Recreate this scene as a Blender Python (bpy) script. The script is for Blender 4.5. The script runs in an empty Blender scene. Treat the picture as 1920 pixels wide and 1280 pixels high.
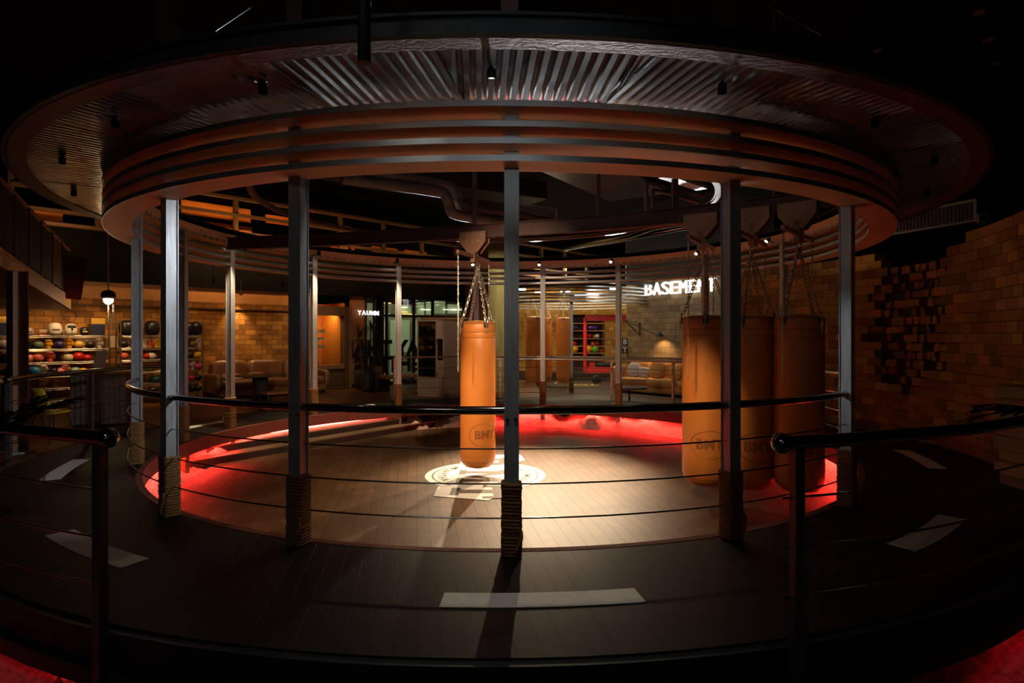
import bpy, math, random
from mathutils import Vector, Matrix
random.seed(7)
C = bpy.context.scene.collection
PI = math.pi
def R(d): return math.radians(d)

# ------------------------------------------------------------------ camera
F = 1130.0; HZ = 629.0; CAMZ = 1.6          # focal length in px of a 1920 frame, horizon row, eye height above the deck
cam = bpy.data.cameras.new('camera'); camo = bpy.data.objects.new('camera', cam); C.objects.link(camo)
camo.location = (0, 0, CAMZ); camo.rotation_euler = (PI/2, 0, 0)
cam.sensor_width = 36; cam.lens = 36*F/1920; cam.shift_y = -(640-HZ)/1920; cam.clip_start = .05; cam.clip_end = 200
bpy.context.scene.camera = camo
# ------------------------------------------------------------------ world, exposure
w = bpy.data.worlds.new('world'); bpy.context.scene.world = w; w.use_nodes = True
w.node_tree.nodes['Background'].inputs[0].default_value = (.9, .6, .4, 1)
w.node_tree.nodes['Background'].inputs[1].default_value = .006
vs = bpy.context.scene.view_settings
vs.view_transform = 'Standard'; vs.look = 'None'; vs.exposure = 0.0; vs.gamma = 1.0; vs.use_curve_mapping = False

WARM = (1, .74, .47); AMBER = (1, .62, .28); WHITE = (1, .93, .84); COOL = (.88, .95, 1)
def light(kind, loc, energy, color=WARM, target=None, size=.05, angle=60, blend=.5, sx=None, sy=None, name='lamp_light', parent=None):
    l = bpy.data.lights.new(name, kind); l.energy = energy; l.color = color
    if kind == 'SPOT': l.spot_size = R(angle); l.spot_blend = blend; l.shadow_soft_size = size
    elif kind == 'AREA':
        l.shape = 'RECTANGLE'; l.size = sx or size; l.size_y = sy or size
    else: l.shadow_soft_size = size
    o = bpy.data.objects.new(name, l); C.objects.link(o); o.location = loc
    if target is not None:
        o.rotation_euler = (Vector(target)-Vector(loc)).to_track_quat('-Z', 'Y').to_euler()
    if parent: o.parent = parent
    return o

# ------------------------------------------------------------------ helpers
def lin(h):
    h = h.lstrip('#'); v = [int(h[i:i+2], 16)/255 for i in (0, 2, 4)]
    return tuple(((x+.055)/1.055)**2.4 if x > .04045 else x/12.92 for x in v)
class MB:
    def __init__(s): s.v = []; s.f = []
    def add(s, vs, fs):
        n = len(s.v); s.v += [tuple(x) for x in vs]; s.f += [tuple(i+n for i in f) for f in fs]; return s
    def box(s, c, d, rz=0, m=None):
        x, y, z = d[0]/2, d[1]/2, d[2]/2
        vs = [Vector((a*x, b*y, e*z)) for a in (-1, 1) for b in (-1, 1) for e in (-1, 1)]
        M = m if m is not None else Matrix.Rotation(rz, 3, 'Z')
        c = Vector(c)
        return s.add([c+M@q for q in vs], [(0,1,3,2),(4,6,7,5),(0,4,5,1),(2,3,7,6),(0,2,6,4),(1,5,7,3)])
    def bar(s, a, b, wd, h):
        a, b = Vector(a), Vector(b); d = b-a; L = d.length
        q = d.to_track_quat('X', 'Z').to_matrix()
        return s.box((a+b)/2, (L, wd, h), m=q)
    def tube(s, pts, r, n=10, closed=False, cap=True):
        pts = [Vector(p) for p in pts]; N = len(pts); vs = []; ref = None
        for i, p in enumerate(pts):
            a = pts[i-1] if (i > 0 or closed) else p; b = pts[(i+1) % N] if (i < N-1 or closed) else p
            t = (b-a).normalized()
            if ref is None:
                ref = Vector((0, 0, 1)) if abs(t.z) < .9 else Vector((1, 0, 0))
            u = t.cross(ref); 
            if u.length < 1e-6: u = t.orthogonal()
            u.normalize(); v = u.cross(t).normalized(); ref = v
            rr = r[i] if isinstance(r, (list, tuple)) else r
            for k in range(n):
                an = 2*PI*k/n; vs.append(p+u*math.cos(an)*rr+v*math.sin(an)*rr)
        fs = []
        for i in range(N if closed else N-1):
            j = (i+1) % N
            for k in range(n):
                l = (k+1) % n; fs.append((i*n+k, i*n+l, j*n+l, j*n+k))
        if cap and not closed:
            fs.append(tuple(range(n))[::-1]); fs.append(tuple((N-1)*n+k for k in range(n)))
        return s.add(vs, fs)
    def lathe(s, prof, n=24, c=(0,0,0), m=None):
        vs = []; c = Vector(c)
        for r, z in prof:
            for k in range(n):
                a = 2*PI*k/n; q = Vector((r*math.cos(a), r*math.sin(a), z)); vs.append(c+(m@q if m is not None else q))
        fs = []
        for i in range(len(prof)-1):
            for k in range(n):
                l = (k+1) % n; fs.append((i*n+k, i*n+l, (i+1)*n+l, (i+1)*n+k))
        fs.append(tuple(range(n))[::-1]); fs.append(tuple((len(prof)-1)*n+k for k in range(n)))
        return s.add(vs, fs)
    def ell(s, c, d, nu=12, nv=8, m=None, p=1.0):
        prof = []; c = Vector(c); vs = []
        def sp(x): return math.copysign(abs(x)**p, x)
        for i in range(nv+1):
            t = -PI/2+PI*i/nv
            for k in range(nu):
                a = 2*PI*k/nu
                q = Vector((d[0]*sp(math.cos(t))*sp(math.cos(a)), d[1]*sp(math.cos(t))*sp(math.sin(a)), d[2]*sp(math.sin(t))))
                vs.append(c+(m@q if m is not None else q))
        fs = [(i*nu+k, i*nu+(k+1) % nu, (i+1)*nu+(k+1) % nu, (i+1)*nu+k) for i in range(nv) for k in range(nu)]
        return s.add(vs, fs)
    def prism(s, poly, z0, z1, m=None):
        n = len(poly); vs = [Vector((x, y, z0)) for x, y in poly]+[Vector((x, y, z1)) for x, y in poly]
        if m is not None: vs = [m@q for q in vs]
        fs = [tuple(range(n))[::-1], tuple(range(n, 2*n))]+[(i, (i+1) % n, (i+1) % n+n, i+n) for i in range(n)]
        return s.add(vs, fs)
    def ring(s, r0, r1, z0, z1, a0=0, a1=360, n=128, c=None):
        cx, cy = c or CEN; full = abs(a1-a0-360) < 1e-6; vs = []; m = n if full else n+1
        for i in range(m):
            a = R(a0+(a1-a0)*i/n); sx, sy = math.sin(a), -math.cos(a)
            for r, z in ((r0,z0),(r1,z0),(r1,z1),(r0,z1)): vs.append((cx+sx*r, cy+sy*r, z))
        fs = []
        for i in range(n):
            j = (i+1) % m
            for k in range(4): fs.append((i*4+k, i*4+(k+1) % 4, j*4+(k+1) % 4, j*4+k))
        if not full: fs += [(0,1,2,3)[::-1], tuple(n*4+k for k in range(4))]
        return s.add(vs, fs)
    def obj(s, name, mat, parent=None, smooth=False, loc=None, bevel=0):
        me = bpy.data.meshes.new(name); me.from_pydata(s.v, [], s.f); me.update()
        import bmesh
        b = bmesh.new(); b.from_mesh(me); bmesh.ops.recalc_face_normals(b, faces=b.faces[:]); b.to_mesh(me); b.free()
        if smooth:
            for p in me.polygons: p.use_smooth = True
            try: me.set_sharp_from_angle(angle=R(50))
            except Exception: pass
        if mat: me.materials.append(mat)
        o = bpy.data.objects.new(name, me); C.objects.link(o)
        if parent: o.parent = parent
        if loc is not None: o.location = loc
        if bevel:
            bm_ = o.modifiers.new('bevel', 'BEVEL'); bm_.width = bevel; bm_.segments = 2; bm_.limit_method = 'ANGLE'
        return o
def tag(o, label=None, cat=None, group=None, kind=None):
    if label: o['label'] = label
    if cat: o['category'] = cat
    if group: o['group'] = group
    if kind: o['kind'] = kind
    return o
def thing(name, label, cat, loc=(0,0,0), rz=0, group=None):
    o = bpy.data.objects.new(name, None); C.objects.link(o); o.location = loc; o.rotation_euler = (0, 0, rz)
    o.empty_display_size = .1
    return tag(o, label, cat, group)
def struct(o, label=None): return tag(o, label, None, None, 'structure')
KIDS = {}
def copy_tree(o, parent=None):
    c = o.copy(); C.objects.link(c); c.parent = parent
    for ch in list(o.children): copy_tree(ch, c)
    return c

def mat(name, col, rough=.5, metal=0, var=0, vscale=8, bump=0, bscale=40, spec=None, emit=None, estr=0, stretch=None, rvar=0, coat=0):
    m = bpy.data.materials.new(name); m.use_nodes = True; nt = m.node_tree; N = nt.nodes; L = nt.links
    b = N['Principled BSDF']
    c = lin(col) if isinstance(col, str) else col
    b.inputs['Base Color'].default_value = (*c, 1); b.inputs['Roughness'].default_value = rough; b.inputs['Metallic'].default_value = metal
    if spec is not None: b.inputs['Specular IOR Level'].default_value = spec
    if coat: b.inputs['Coat Weight'].default_value = coat; b.inputs['Coat Roughness'].default_value = .15
    if emit: b.inputs['Emission Color'].default_value = (*emit, 1); b.inputs['Emission Strength'].default_value = estr
    if var or bump or rvar:
        tc = N.new('ShaderNodeTexCoord'); mp = N.new('ShaderNodeMapping'); L.new(tc.outputs['Object'], mp.inputs[0])
        if stretch: mp.inputs['Scale'].default_value = stretch
        if var or rvar:
            nz = N.new('ShaderNodeTexNoise'); nz.inputs['Scale'].default_value = vscale; nz.inputs['Detail'].default_value = 5
            L.new(mp.outputs[0], nz.inputs['Vector'])
        if var:
            mr = N.new('ShaderNodeMapRange'); mr.inputs[1].default_value = .3; mr.inputs[2].default_value = .7
            mr.inputs[3].default_value = 1-var; mr.inputs[4].default_value = 1+var; L.new(nz.outputs[0], mr.inputs[0])
            mx = N.new('ShaderNodeVectorMath'); mx.operation = 'SCALE'; mx.inputs[0].default_value = c
            L.new(mr.outputs[0], mx.inputs['Scale']); L.new(mx.outputs[0], b.inputs['Base Color'])
        if rvar:
            mr = N.new('ShaderNodeMapRange'); mr.inputs[1].default_value = .3; mr.inputs[2].default_value = .7
            mr.inputs[3].default_value = rough-rvar; mr.inputs[4].default_value = rough+rvar
            L.new(nz.outputs[0], mr.inputs[0]); L.new(mr.outputs[0], b.inputs['Roughness'])
        if bump:
            n2 = N.new('ShaderNodeTexNoise'); n2.inputs['Scale'].default_value = bscale; n2.inputs['Detail'].default_value = 4
            L.new(mp.outputs[0], n2.inputs['Vector'])
            bp = N.new('ShaderNodeBump'); bp.inputs['Strength'].default_value = bump; bp.inputs['Distance'].default_value = .02
            L.new(n2.outputs[0], bp.inputs['Height']); L.new(bp.outputs[0], b.inputs['Normal'])
    return m
def tilemat(name, c1, c2, mortar, bw, bh, ms, rough=.7, rot=0, vertical=False, offset=.5, bump=.4, noise=.12, spec=.3, udir=None):
    """brick or plank pattern laid out in real-world metres; vertical=True maps (along udir, z)"""
    m = bpy.data.materials.new(name); m.use_nodes = True; nt = m.node_tree; N = nt.nodes; L = nt.links
    b = N['Principled BSDF']; b.inputs['Roughness'].default_value = rough; b.inputs['Specular IOR Level'].default_value = spec
    tc = N.new('ShaderNodeTexCoord'); vec = tc.outputs['Object']
    if vertical:
        d = N.new('ShaderNodeVectorMath'); d.operation = 'DOT_PRODUCT'; L.new(vec, d.inputs[0]); d.inputs[1].default_value = (udir[0], udir[1], 0)
        sp = N.new('ShaderNodeSeparateXYZ'); L.new(vec, sp.inputs[0])
        cb = N.new('ShaderNodeCombineXYZ'); L.new(d.outputs['Value'], cb.inputs[0]); L.new(sp.outputs[2], cb.inputs[1]); vec = cb.outputs[0]
    else:
        mp = N.new('ShaderNodeMapping'); mp.inputs['Rotation'].default_value = (0, 0, rot); L.new(vec, mp.inputs[0]); vec = mp.outputs[0]
    br = N.new('ShaderNodeTexBrick'); L.new(vec, br.inputs['Vector'])
    br.inputs['Color1'].default_value = (*lin(c1), 1); br.inputs['Color2'].default_value = (*lin(c2), 1); br.inputs['Mortar'].default_value = (*lin(mortar), 1)
    br.inputs['Scale'].default_value = 1; br.inputs['Brick Width'].default_value = bw; br.inputs['Row Height'].default_value = bh
    br.inputs['Mortar Size'].default_value = ms; br.inputs['Mortar Smooth'].default_value = .2; br.offset = offset
    nz = N.new('ShaderNodeTexNoise'); nz.inputs['Scale'].default_value = 3; nz.inputs['Detail'].default_value = 6; L.new(vec, nz.inputs['Vector'])
    mr = N.new('ShaderNodeMapRange'); mr.inputs[1].default_value = .3; mr.inputs[2].default_value = .7; mr.inputs[3].default_value = 1-noise*2; mr.inputs[4].default_value = 1+noise
    L.new(nz.outputs[0], mr.inputs[0])
    mx = N.new('ShaderNodeVectorMath'); mx.operation = 'SCALE'; L.new(br.outputs['Color'], mx.inputs[0]); L.new(mr.outputs[0], mx.inputs['Scale'])
    L.new(mx.outputs[0], b.inputs['Base Color'])
    if bump:
        bp = N.new('ShaderNodeBump'); bp.inputs['Strength'].default_value = bump; bp.inputs['Distance'].default_value = .01; bp.invert = True
        L.new(br.outputs['Fac'], bp.inputs['Height']); L.new(bp.outputs[0], b.inputs['Normal'])
    return m
def glassmat(name, tint, refl=.12):
    m = bpy.data.materials.new(name); m.use_nodes = True; nt = m.node_tree; N = nt.nodes; L = nt.links; N.clear()
    o = N.new('ShaderNodeOutputMaterial'); t = N.new('ShaderNodeBsdfTransparent'); g = N.new('ShaderNodeBsdfGlossy'); x = N.new('ShaderNodeMixShader')
    t.inputs[0].default_value = (*tint, 1); g.inputs['Roughness'].default_value = .03; x.inputs[0].default_value = refl
    L.new(t.outputs[0], x.inputs[1]); L.new(g.outputs[0], x.inputs[2]); L.new(x.outputs[0], o.inputs[0]); return m

LU = (.6937, .7203)   # direction of the long left wall
M = dict(
 steel = mat('brushed_steel', (.44,.45,.46), .38, .35, var=.18, vscale=6, stretch=(14,14,.8), rvar=.08, bump=.05, bscale=60),
 slat = mat('mill_steel', (.95,.56,.35), .5, .12, var=.05, vscale=3),
 edge = mat('galvanised_edge', (.50,.52,.53), .36, .8, var=.07, vscale=6),
 corr = mat('corrugated_zinc', (.60,.62,.63), .22, 1, var=.1, vscale=3, rvar=.06),
 rim = mat('dark_rim_steel', (.035,.038,.042), .5, .4, var=.15),
 rimin = mat('rusty_lip', (.23,.12,.07), .55, .5, var=.25, vscale=12, bump=.1),
 rail = mat('polished_rail', (.38,.36,.34), .12, 1),
 wire = mat('wire_cable', (.45,.42,.39), .25, 1),
 rope = mat('hemp_rope', '#9a7040', .85, 0, var=.25, vscale=60, bump=.6, bscale=160),
 black = mat('matt_black', (.012,.012,.013), .6), blackgl = mat('gloss_black', (.01,.01,.011), .15),
 charcoal = mat('charcoal_paint', (.016,.015,.015), .8),
 brown = mat('beam_brown', (.075,.028,.02), .55, var=.15, bump=.05),
 troll = mat('trolley_paint', (.36,.18,.11), .45, .2, var=.1, bump=.08, bscale=50),
 bag = mat('tan_vinyl', (.58,.185,.03), .42, 0, var=.07, vscale=4, bump=.06, bscale=50, spec=.45),
 bagd = mat('bag_print', (.30,.09,.02), .5), seam = mat('bag_seam', (.26,.09,.02), .6),
 chain = mat('zinc_chain', (.66,.59,.50), .25, .7), white = mat('white_paint', (.80,.77,.72), .55, var=.04),
 ink = mat('floor_ink', (.10,.075,.055), .6), tape = mat('dash_paint', (.78,.75,.69), .6, var=.08, vscale=15),
 red = mat('red_paint', (.62,.03,.03), .4), woodl = mat('light_ply', '#b98a52', .55, var=.18, vscale=4, stretch=(1,1,6)),
 woodd = mat('dark_timber', (.10,.05,.022), .5, var=.2, vscale=5), woodm = mat('mid_timber', (.26,.13,.055), .5, var=.2, vscale=6, stretch=(1,1,5), bump=.05),
 leather = mat('brown_leather', (.20,.085,.035), .33, var=.15, vscale=5, bump=.25, bscale=9, spec=.6),
 sofa = mat('mustard_fabric', (.50,.22,.045), .8, var=.08, bump=.15, bscale=12), cushion = mat('grey_cushion', (.45,.40,.36), .9, bump=.2, bscale=30),
 orange = mat('orange_panel', (.75,.24,.03), .6), grav = mat('gravel', (.55,.40,.33), .95, var=.35, vscale=26, bump=1.0, bscale=34),
 leaf = mat('palm_green', (.02,.05,.02), .45), pot = mat('grey_pot', (.06,.06,.058), .6), cab = mat('cabinet_white', (.52,.42,.36), .5),
 duct = mat('duct_grey', (.035,.034,.033), .55, .3, var=.2, vscale=3, bump=.1, bscale=12), pipe = mat('pipe_lagging', (.14,.11,.09), .6, var=.25, vscale=5, bump=.3, bscale=10),
 grille = mat('grille_white', (.5,.46,.42), .5), lampw = mat('lamp_face', (1,.9,.7), .4, emit=(1,.83,.6), estr=60), lampoff = mat('lens', (.5,.5,.5), .08, 1),
 sign = mat('sign_white', (1,1,1), .4, emit=(1,.95,.88), estr=1.5), led = mat('red_led', (1,.05,.04), .4, emit=(1,.04,.03), estr=120), leddim = mat('crimson_led', (1,.02,.02), .4, emit=(1,.01,.03), estr=4.5),
 ledhot = mat('red_led_hot', (1,.1,.08), .4, emit=(1,.09,.06), estr=42),
 glass = glassmat('storefront_glass', (.75,.8,.75), .10), cglass = glassmat('cabinet_glass', (.35,.33,.3), .12),
 lit = mat('lit_window', (1,.7,.3), .5, emit=(1,.62,.22), estr=1.6), litg = mat('lit_back_panel', (.6,.7,.5), .5, emit=(.75,.76,.46), estr=.16),
 sign2 = mat('tube_glow', (1,1,1), .4, emit=(1,.95,.85), estr=1.6), ygl = mat('yellow_floor_paint', (.8,.62,.15), .6), stone = mat('olive_column', (.24,.20,.09), .7, var=.35, vscale=2.2, stretch=(6,6,.6), bump=.1),
 brownw = mat('brown_column', (.20,.09,.045), .6),
)
M['brickL'] = tilemat('yellow_brick', '#b27a33', '#7c5222', '#2c1c0e', .30, .135, .005, vertical=True, udir=LU, noise=.2)
M['brickF'] = tilemat('pale_brick', '#c99a4c', '#9f7434', '#4a3115', .24, .2, .006, vertical=True, udir=(1,0), noise=.15)
M['brickB'] = tilemat('grey_brick', '#8a7350', '#6f5c40', '#382c1e', .36, .2, .006, vertical=True, udir=(.639,-.769), noise=.15)
M['deck'] = tilemat('deck_boards', '#15120f', '#110f0d', '#070605', 6.0, .125, .004, rough=.55, rot=R(90-9), noise=.2, bump=.5)
M['arena'] = tilemat('arena_boards', '#6c5034', '#60462d', '#2a1e14', 7.0, .14, .004, rough=.5, rot=R(90-9), noise=.18, bump=.6)
M['woodfl'] = tilemat('room_boards', '#7a4a22', '#5c3617', '#20120a', 1.6, .12, .004, rough=.4, rot=R(35), noise=.2)
M['dark'] = tilemat('dark_room_floor', '#3a332c', '#332d27', '#181410', 1.2, .6, .004, rough=.5, noise=.2)

def brickattr():
    m = bpy.data.materials.new('sand_brick'); m.use_nodes = True; N = m.node_tree.nodes; L = m.node_tree.links; b = N['Principled BSDF']
    a = N.new('ShaderNodeAttribute'); a.attribute_name = 'tone'; b.inputs['Roughness'].default_value = .85
    nz = N.new('ShaderNodeTexNoise'); nz.inputs['Scale'].default_value = 22; nz.inputs['Detail'].default_value = 5
    tc = N.new('ShaderNodeTexCoord'); L.new(tc.outputs['Object'], nz.inputs['Vector'])
    mr = N.new('ShaderNodeMapRange'); mr.inputs[3].default_value = .8; mr.inputs[4].default_value = 1.15; L.new(nz.outputs[0], mr.inputs[0])
    mx = N.new('ShaderNodeVectorMath'); mx.operation = 'SCALE'; L.new(a.outputs['Color'], mx.inputs[0]); L.new(mr.outputs[0], mx.inputs['Scale'])
    L.new(mx.outputs[0], b.inputs['Base Color'])
    bp = N.new('ShaderNodeBump'); bp.inputs['Strength'].default_value = .3; bp.inputs['Distance'].default_value = .01
    L.new(nz.outputs[0], bp.inputs['Height']); L.new(bp.outputs[0], b.inputs['Normal']); return m
M['sand'] = brickattr(); M['chrome'] = mat('dull_chrome', (.30,.26,.22), .3, .9); M['railpost'] = mat('railing_post_steel', (.15,.125,.115), .4, .6, var=.15); M['litmetal'] = mat('lit_rail_metal', (.62,.52,.44), .34, .75)  # brighter copy of the rail metal; light on it is put into the colour
M['ceil'] = mat('black_ceiling', (.007,.006,.006), .9, spec=.1)

CEN = (-.13, 9.26)          # centre of the round pavilion
def pol(r, deg, z=0):       # 0 deg = towards the entrance, positive = to the right
    a = R(deg); return Vector((CEN[0]+r*math.sin(a), CEN[1]-r*math.cos(a), z))
def ang_of(px, zg, r=4.87): # bearing -> angle on the circle of radius r, nearest to depth zg
    t = (px-960)/F; a = t*t+1; b = 2*(t*(-CEN[0])-CEN[1]); c = CEN[0]**2+CEN[1]**2-r*r
    d = max(b*b-4*a*c, 0)**.5; best = min([(-b-d)/(2*a), (-b+d)/(2*a)], key=lambda y: abs(y-zg))
    return math.degrees(math.atan2(t*best-CEN[0], CEN[1]-best))
def P(px, py, y): return Vector(((px-960)/F*y, y, CAMZ+(HZ-py)/F*y))

_txt = {}
def text_mesh(s, size, depth=0, bold=0, align='CENTER'):
    cu = bpy.data.curves.new('t', 'FONT'); cu.body = s; cu.size = size; cu.extrude = depth/2; cu.offset = bold; cu.align_x = align; cu.align_y = 'CENTER'
    cu.resolution_u = 3
    o = bpy.data.objects.new('t', cu); C.objects.link(o); dg = bpy.context.evaluated_depsgraph_get(); dg.update()
    me = bpy.data.meshes.new_from_object(o.evaluated_get(dg)); bpy.data.objects.remove(o); bpy.data.curves.remove(cu)
    vs = [Vector(v.co) for v in me.vertices]; fs = [tuple(p.vertices) for p in me.polygons]; bpy.data.meshes.remove(me)
    return vs, fs

# ================================================================== STRUCTURE
ROOM = -.3
# platform deck: annulus round the sunken arena
b = MB().ring(4.80, 6.27, -.10, 0, n=160); struct(b.obj('floor_platform', M['deck']))
b = MB().ring(6.27, 6.33, -.20, -.012, n=160); b.ring(6.31, 6.37, -.30, -.20, n=160); struct(b.obj('trim_1', M['rim']))
b = MB().ring(4.73, 4.80, -.20, .003, n=160); struct(b.obj('trim_2', mat('edge_strip', (.22,.055,.035), .8, var=.3, vscale=30, bump=.4, bscale=60)))
b = MB().ring(0.001, 4.62, -.54, -.49, n=128); struct(b.obj('floor_arena', M['arena']))
# room floor (with the pit of the platform cut away), dark stone
b = MB()
b.box((0, 28.5, ROOM-.05), (60, 25, .1)); b.box((-21.5, 8, ROOM-.05), (28, 16, .1)); b.box((23, 8, ROOM-.05), (30, 16, .1))
struct(b.obj('floor', M['dark']))
# lounge floor of timber boards on the left, level with the deck
def Lp(u, off=0, z=0): return Vector((-12+LU[0]*u+LU[1]*off, 11.4+LU[1]*u-LU[0]*off, z))
def Lu(px, off=0):
    t = (px-960)/F; ox, oy = -12+LU[1]*off, 11.4-LU[0]*off
    return (t*oy-ox)/(LU[0]-t*LU[1])
def Lz(px, py, off=0):
    p = Lp(Lu(px, off), off); return CAMZ+(HZ-py)/F*p.y
n = 40
poly = [(-5.95-.6, 3.5), (-15, 3.5)]+[tuple(Lp(-2)[:2])]+[tuple(Lp(20)[:2]), (2.5, 20.5), (2.5, 15.8)]
arc = [tuple(pol(6.40, a)[:2]) for a in range(200, 300-2, 4)]
poly = [(-15, 5.0), tuple(Lp(-2.5)[:2]), tuple(Lp(15)[:2]), (.8, 21.9), (.8, 15.7)]+[tuple(pol(6.40, a)[:2]) for a in range(-176, -49, 4)]
struct(MB().prism(poly, -.12, -.012).obj('floor_lounge', M['woodfl']))
# ceiling
struct(MB().box((2, 15, 6.2), (60, 44, .1)).obj('ceiling', M['ceil']))
# long left wall: brick, ledge, brick course, plywood band, dark header
def wallbox(b, u0, u1, z0, z1, off0, off1):
    poly = [tuple(Lp(u0, off0)[:2]), tuple(Lp(u1, off0)[:2]), tuple(Lp(u1, off1)[:2]), tuple(Lp(u0, off1)[:2])]; return b.prism(poly, z0, z1)
U_W0 = Lu(590)
b = wallbox(MB(), -3, U_W0, -.1, 2.29, -.25, 0); struct(b.obj('wall_left', M['brickL']))
b = wallbox(MB(), -3, U_W0, 2.29, 2.32, -.25, .06); struct(b.obj('trim_3', M['woodd']))
b = wallbox(MB(), -3, U_W0, 2.32, 2.47, -.25, .04); struct(b.obj('wall_left_course', M['brickL']))
b = wallbox(MB(), -3, U_W0, 2.47, 2.85, -.25, .03); struct(b.obj('trim_4', mat('ply_band', '#c08a50', .5, var=.15, vscale=3)))
b = wallbox(MB(), -3, 17.5, 2.84, 4.1, -.25, .20); struct(b.obj('wall_left_header', mat('header_black', (.005,.005,.005), .9, spec=.1)))
b = wallbox(MB(), -3, 17.5, 4.1, 6.2, -3.2, -3.0); struct(b.obj('wall_left_upper', M['charcoal']))
struct(MB().box((-20, 8, 3), (.2, 34, 7)).obj('wall_west', M['charcoal'])); struct(MB().box((22, 12, 3), (.2, 44, 7)).obj('wall_east', M['charcoal']))
struct(MB().box((2, 34, 3), (50, .2, 7)).obj('wall_back', M['charcoal'])); struct(MB().box((2, -5, 3), (50, .2, 7)).obj('wall_behind_camera', M['charcoal']))
# entrance walkway in front of the deck
struct(MB().box((-.35, .8, -.28), (3.9, 4.25, .12)).obj('floor_walkway', M['charcoal']))
struct(MB().box((0, 4.5, -.95), (24, 19, .1)).obj('floor_pit', M['charcoal']))
# steps down into the arena (straight chord at the back left)
nd = Vector((-.806, .592, 0)).normalized(); td = Vector((.592, .806, 0)).normalized()
def chord(d0, z0, z1, mtl, nm, rmax=4.66):
    cx = Vector((CEN[0], CEN[1], 0)); pts = []
    h0 = math.sqrt(rmax**2-d0**2)
    A = cx+nd*d0+td*h0; Bp = cx+nd*d0-td*h0
    a0 = math.atan2(A.x-CEN[0], CEN[1]-A.y); a1 = math.atan2(Bp.x-CEN[0], CEN[1]-Bp.y)
    while a1 < a0: a1 += 2*PI
    if a1-a0 > PI: a0, a1 = a1, a0+2*PI
    pts = [tuple(pol(rmax, math.degrees(a0+(a1-a0)*i/24))[:2]) for i in range(25)]
    return struct(MB().prism(pts, z0, z1).obj(nm, mtl))
M['step'] = mat('step_body', (.035,.022,.016), .6, var=.15, vscale=5); M['tread'] = mat('step_tread', '#7a6048', .5, var=.12, vscale=5)
chord(4.08, -.49, -.385, M['step'], 'stair_step', 4.98); chord(4.40, -.365, -.265, M['step'], 'stair_step', 4.98); chord(4.065, -.385, -.365, M['tread'], 'stair_tread', 4.98); chord(4.385, -.265, -.245, M['tread'], 'stair_tread', 4.98)
# gravel bed under the deck edge, lit red
def gravel(name, r0, r1, a0, a1, zf, nr, na, label):
    vs = []; fs = []; rnd = random.Random(3)
    from mathutils import noise
    for i in range(na+1):
        a = a0+(a1-a0)*i/na
        for j in range(nr+1):
            r = r0+(r1-r0)*j/nr; p = pol(r, a); 
            z = zf(r, a)+.17*noise.fractal(Vector((p.x*1.3, p.y*1.3, 1)), 1, 2, 6)*min(1, j/3)+(.035 if r0 < 5 else .075)*noise.noise(Vector((p.x*10, p.y*10, 4)))+(.02 if r0 < 5 else .03)*rnd.random()
            vs.append((p.x, p.y, z))
    for i in range(na):
        for j in range(nr):
            k = i*(nr+1)+j; fs.append((k, k+1, k+nr+2, k+nr+1))
    o = MB().add(vs, fs).obj(name, M['grav'], smooth=True); return tag(o, label, 'gravel', None, 'stuff')
def zin(r, a): return -.52+.30*min(1, max(0, (r-4.58)/.55))*(.75+.35*math.sin(a*.37)+.2*math.sin(a*.9))
gravel('gravel', 4.56, 6.2, 15, 345-135+95, lambda r, a: zin(r, a), 26, 620, 'pinkish gravel bank sloping under the deck around the sunken arena')
gravel('gravel', 6.0, 9.5, 12, 66, lambda r, a: -.62, 60, 220, 'red-lit gravel bed beside the walkway, bottom right of the deck')
gravel('gravel', 6.0, 9.5, -66, -18, lambda r, a: -.62, 60, 200, 'red-lit gravel bed beside the walkway, bottom left of the deck')

# LED strips
def led(r0, r1, z0, z1, a0, a1, label, m='led'):
    tag(MB().ring(r0, r1, z0, z1, a0, a1, n=60).obj('led_strip', M[m]), label, 'light strip')
led(4.84, 4.87, -.19, -.165, 60, 165, 'red light strip under the deck lip on the right-hand gravel bank')
led(4.84, 4.87, -.19, -.165, -118, -30, 'red light strip under the deck lip at the left of the arena')
led(4.84, 4.87, -.19, -.165, 166, 185, 'short red light strip under the deck lip behind the hanging bag')
cx_ = Vector((CEN[0], CEN[1], 0)); tag(MB().bar(cx_+nd*4.80+td*-1.5+Vector((0,0,-.222)), cx_+nd*4.80+td*1.9+Vector((0,0,-.222)), .03, .02).obj('led_strip', M['ledhot']), 'glowing red light strip along the back of the top arena step', 'light strip')
led(6.20, 6.23, -.22, -.20, 28, 75, 'red light strip under the outer deck edge, bottom right', 'leddim')
led(6.20, 6.23, -.22, -.20, -75, -25, 'red light strip under the outer deck edge, bottom left', 'leddim')

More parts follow.
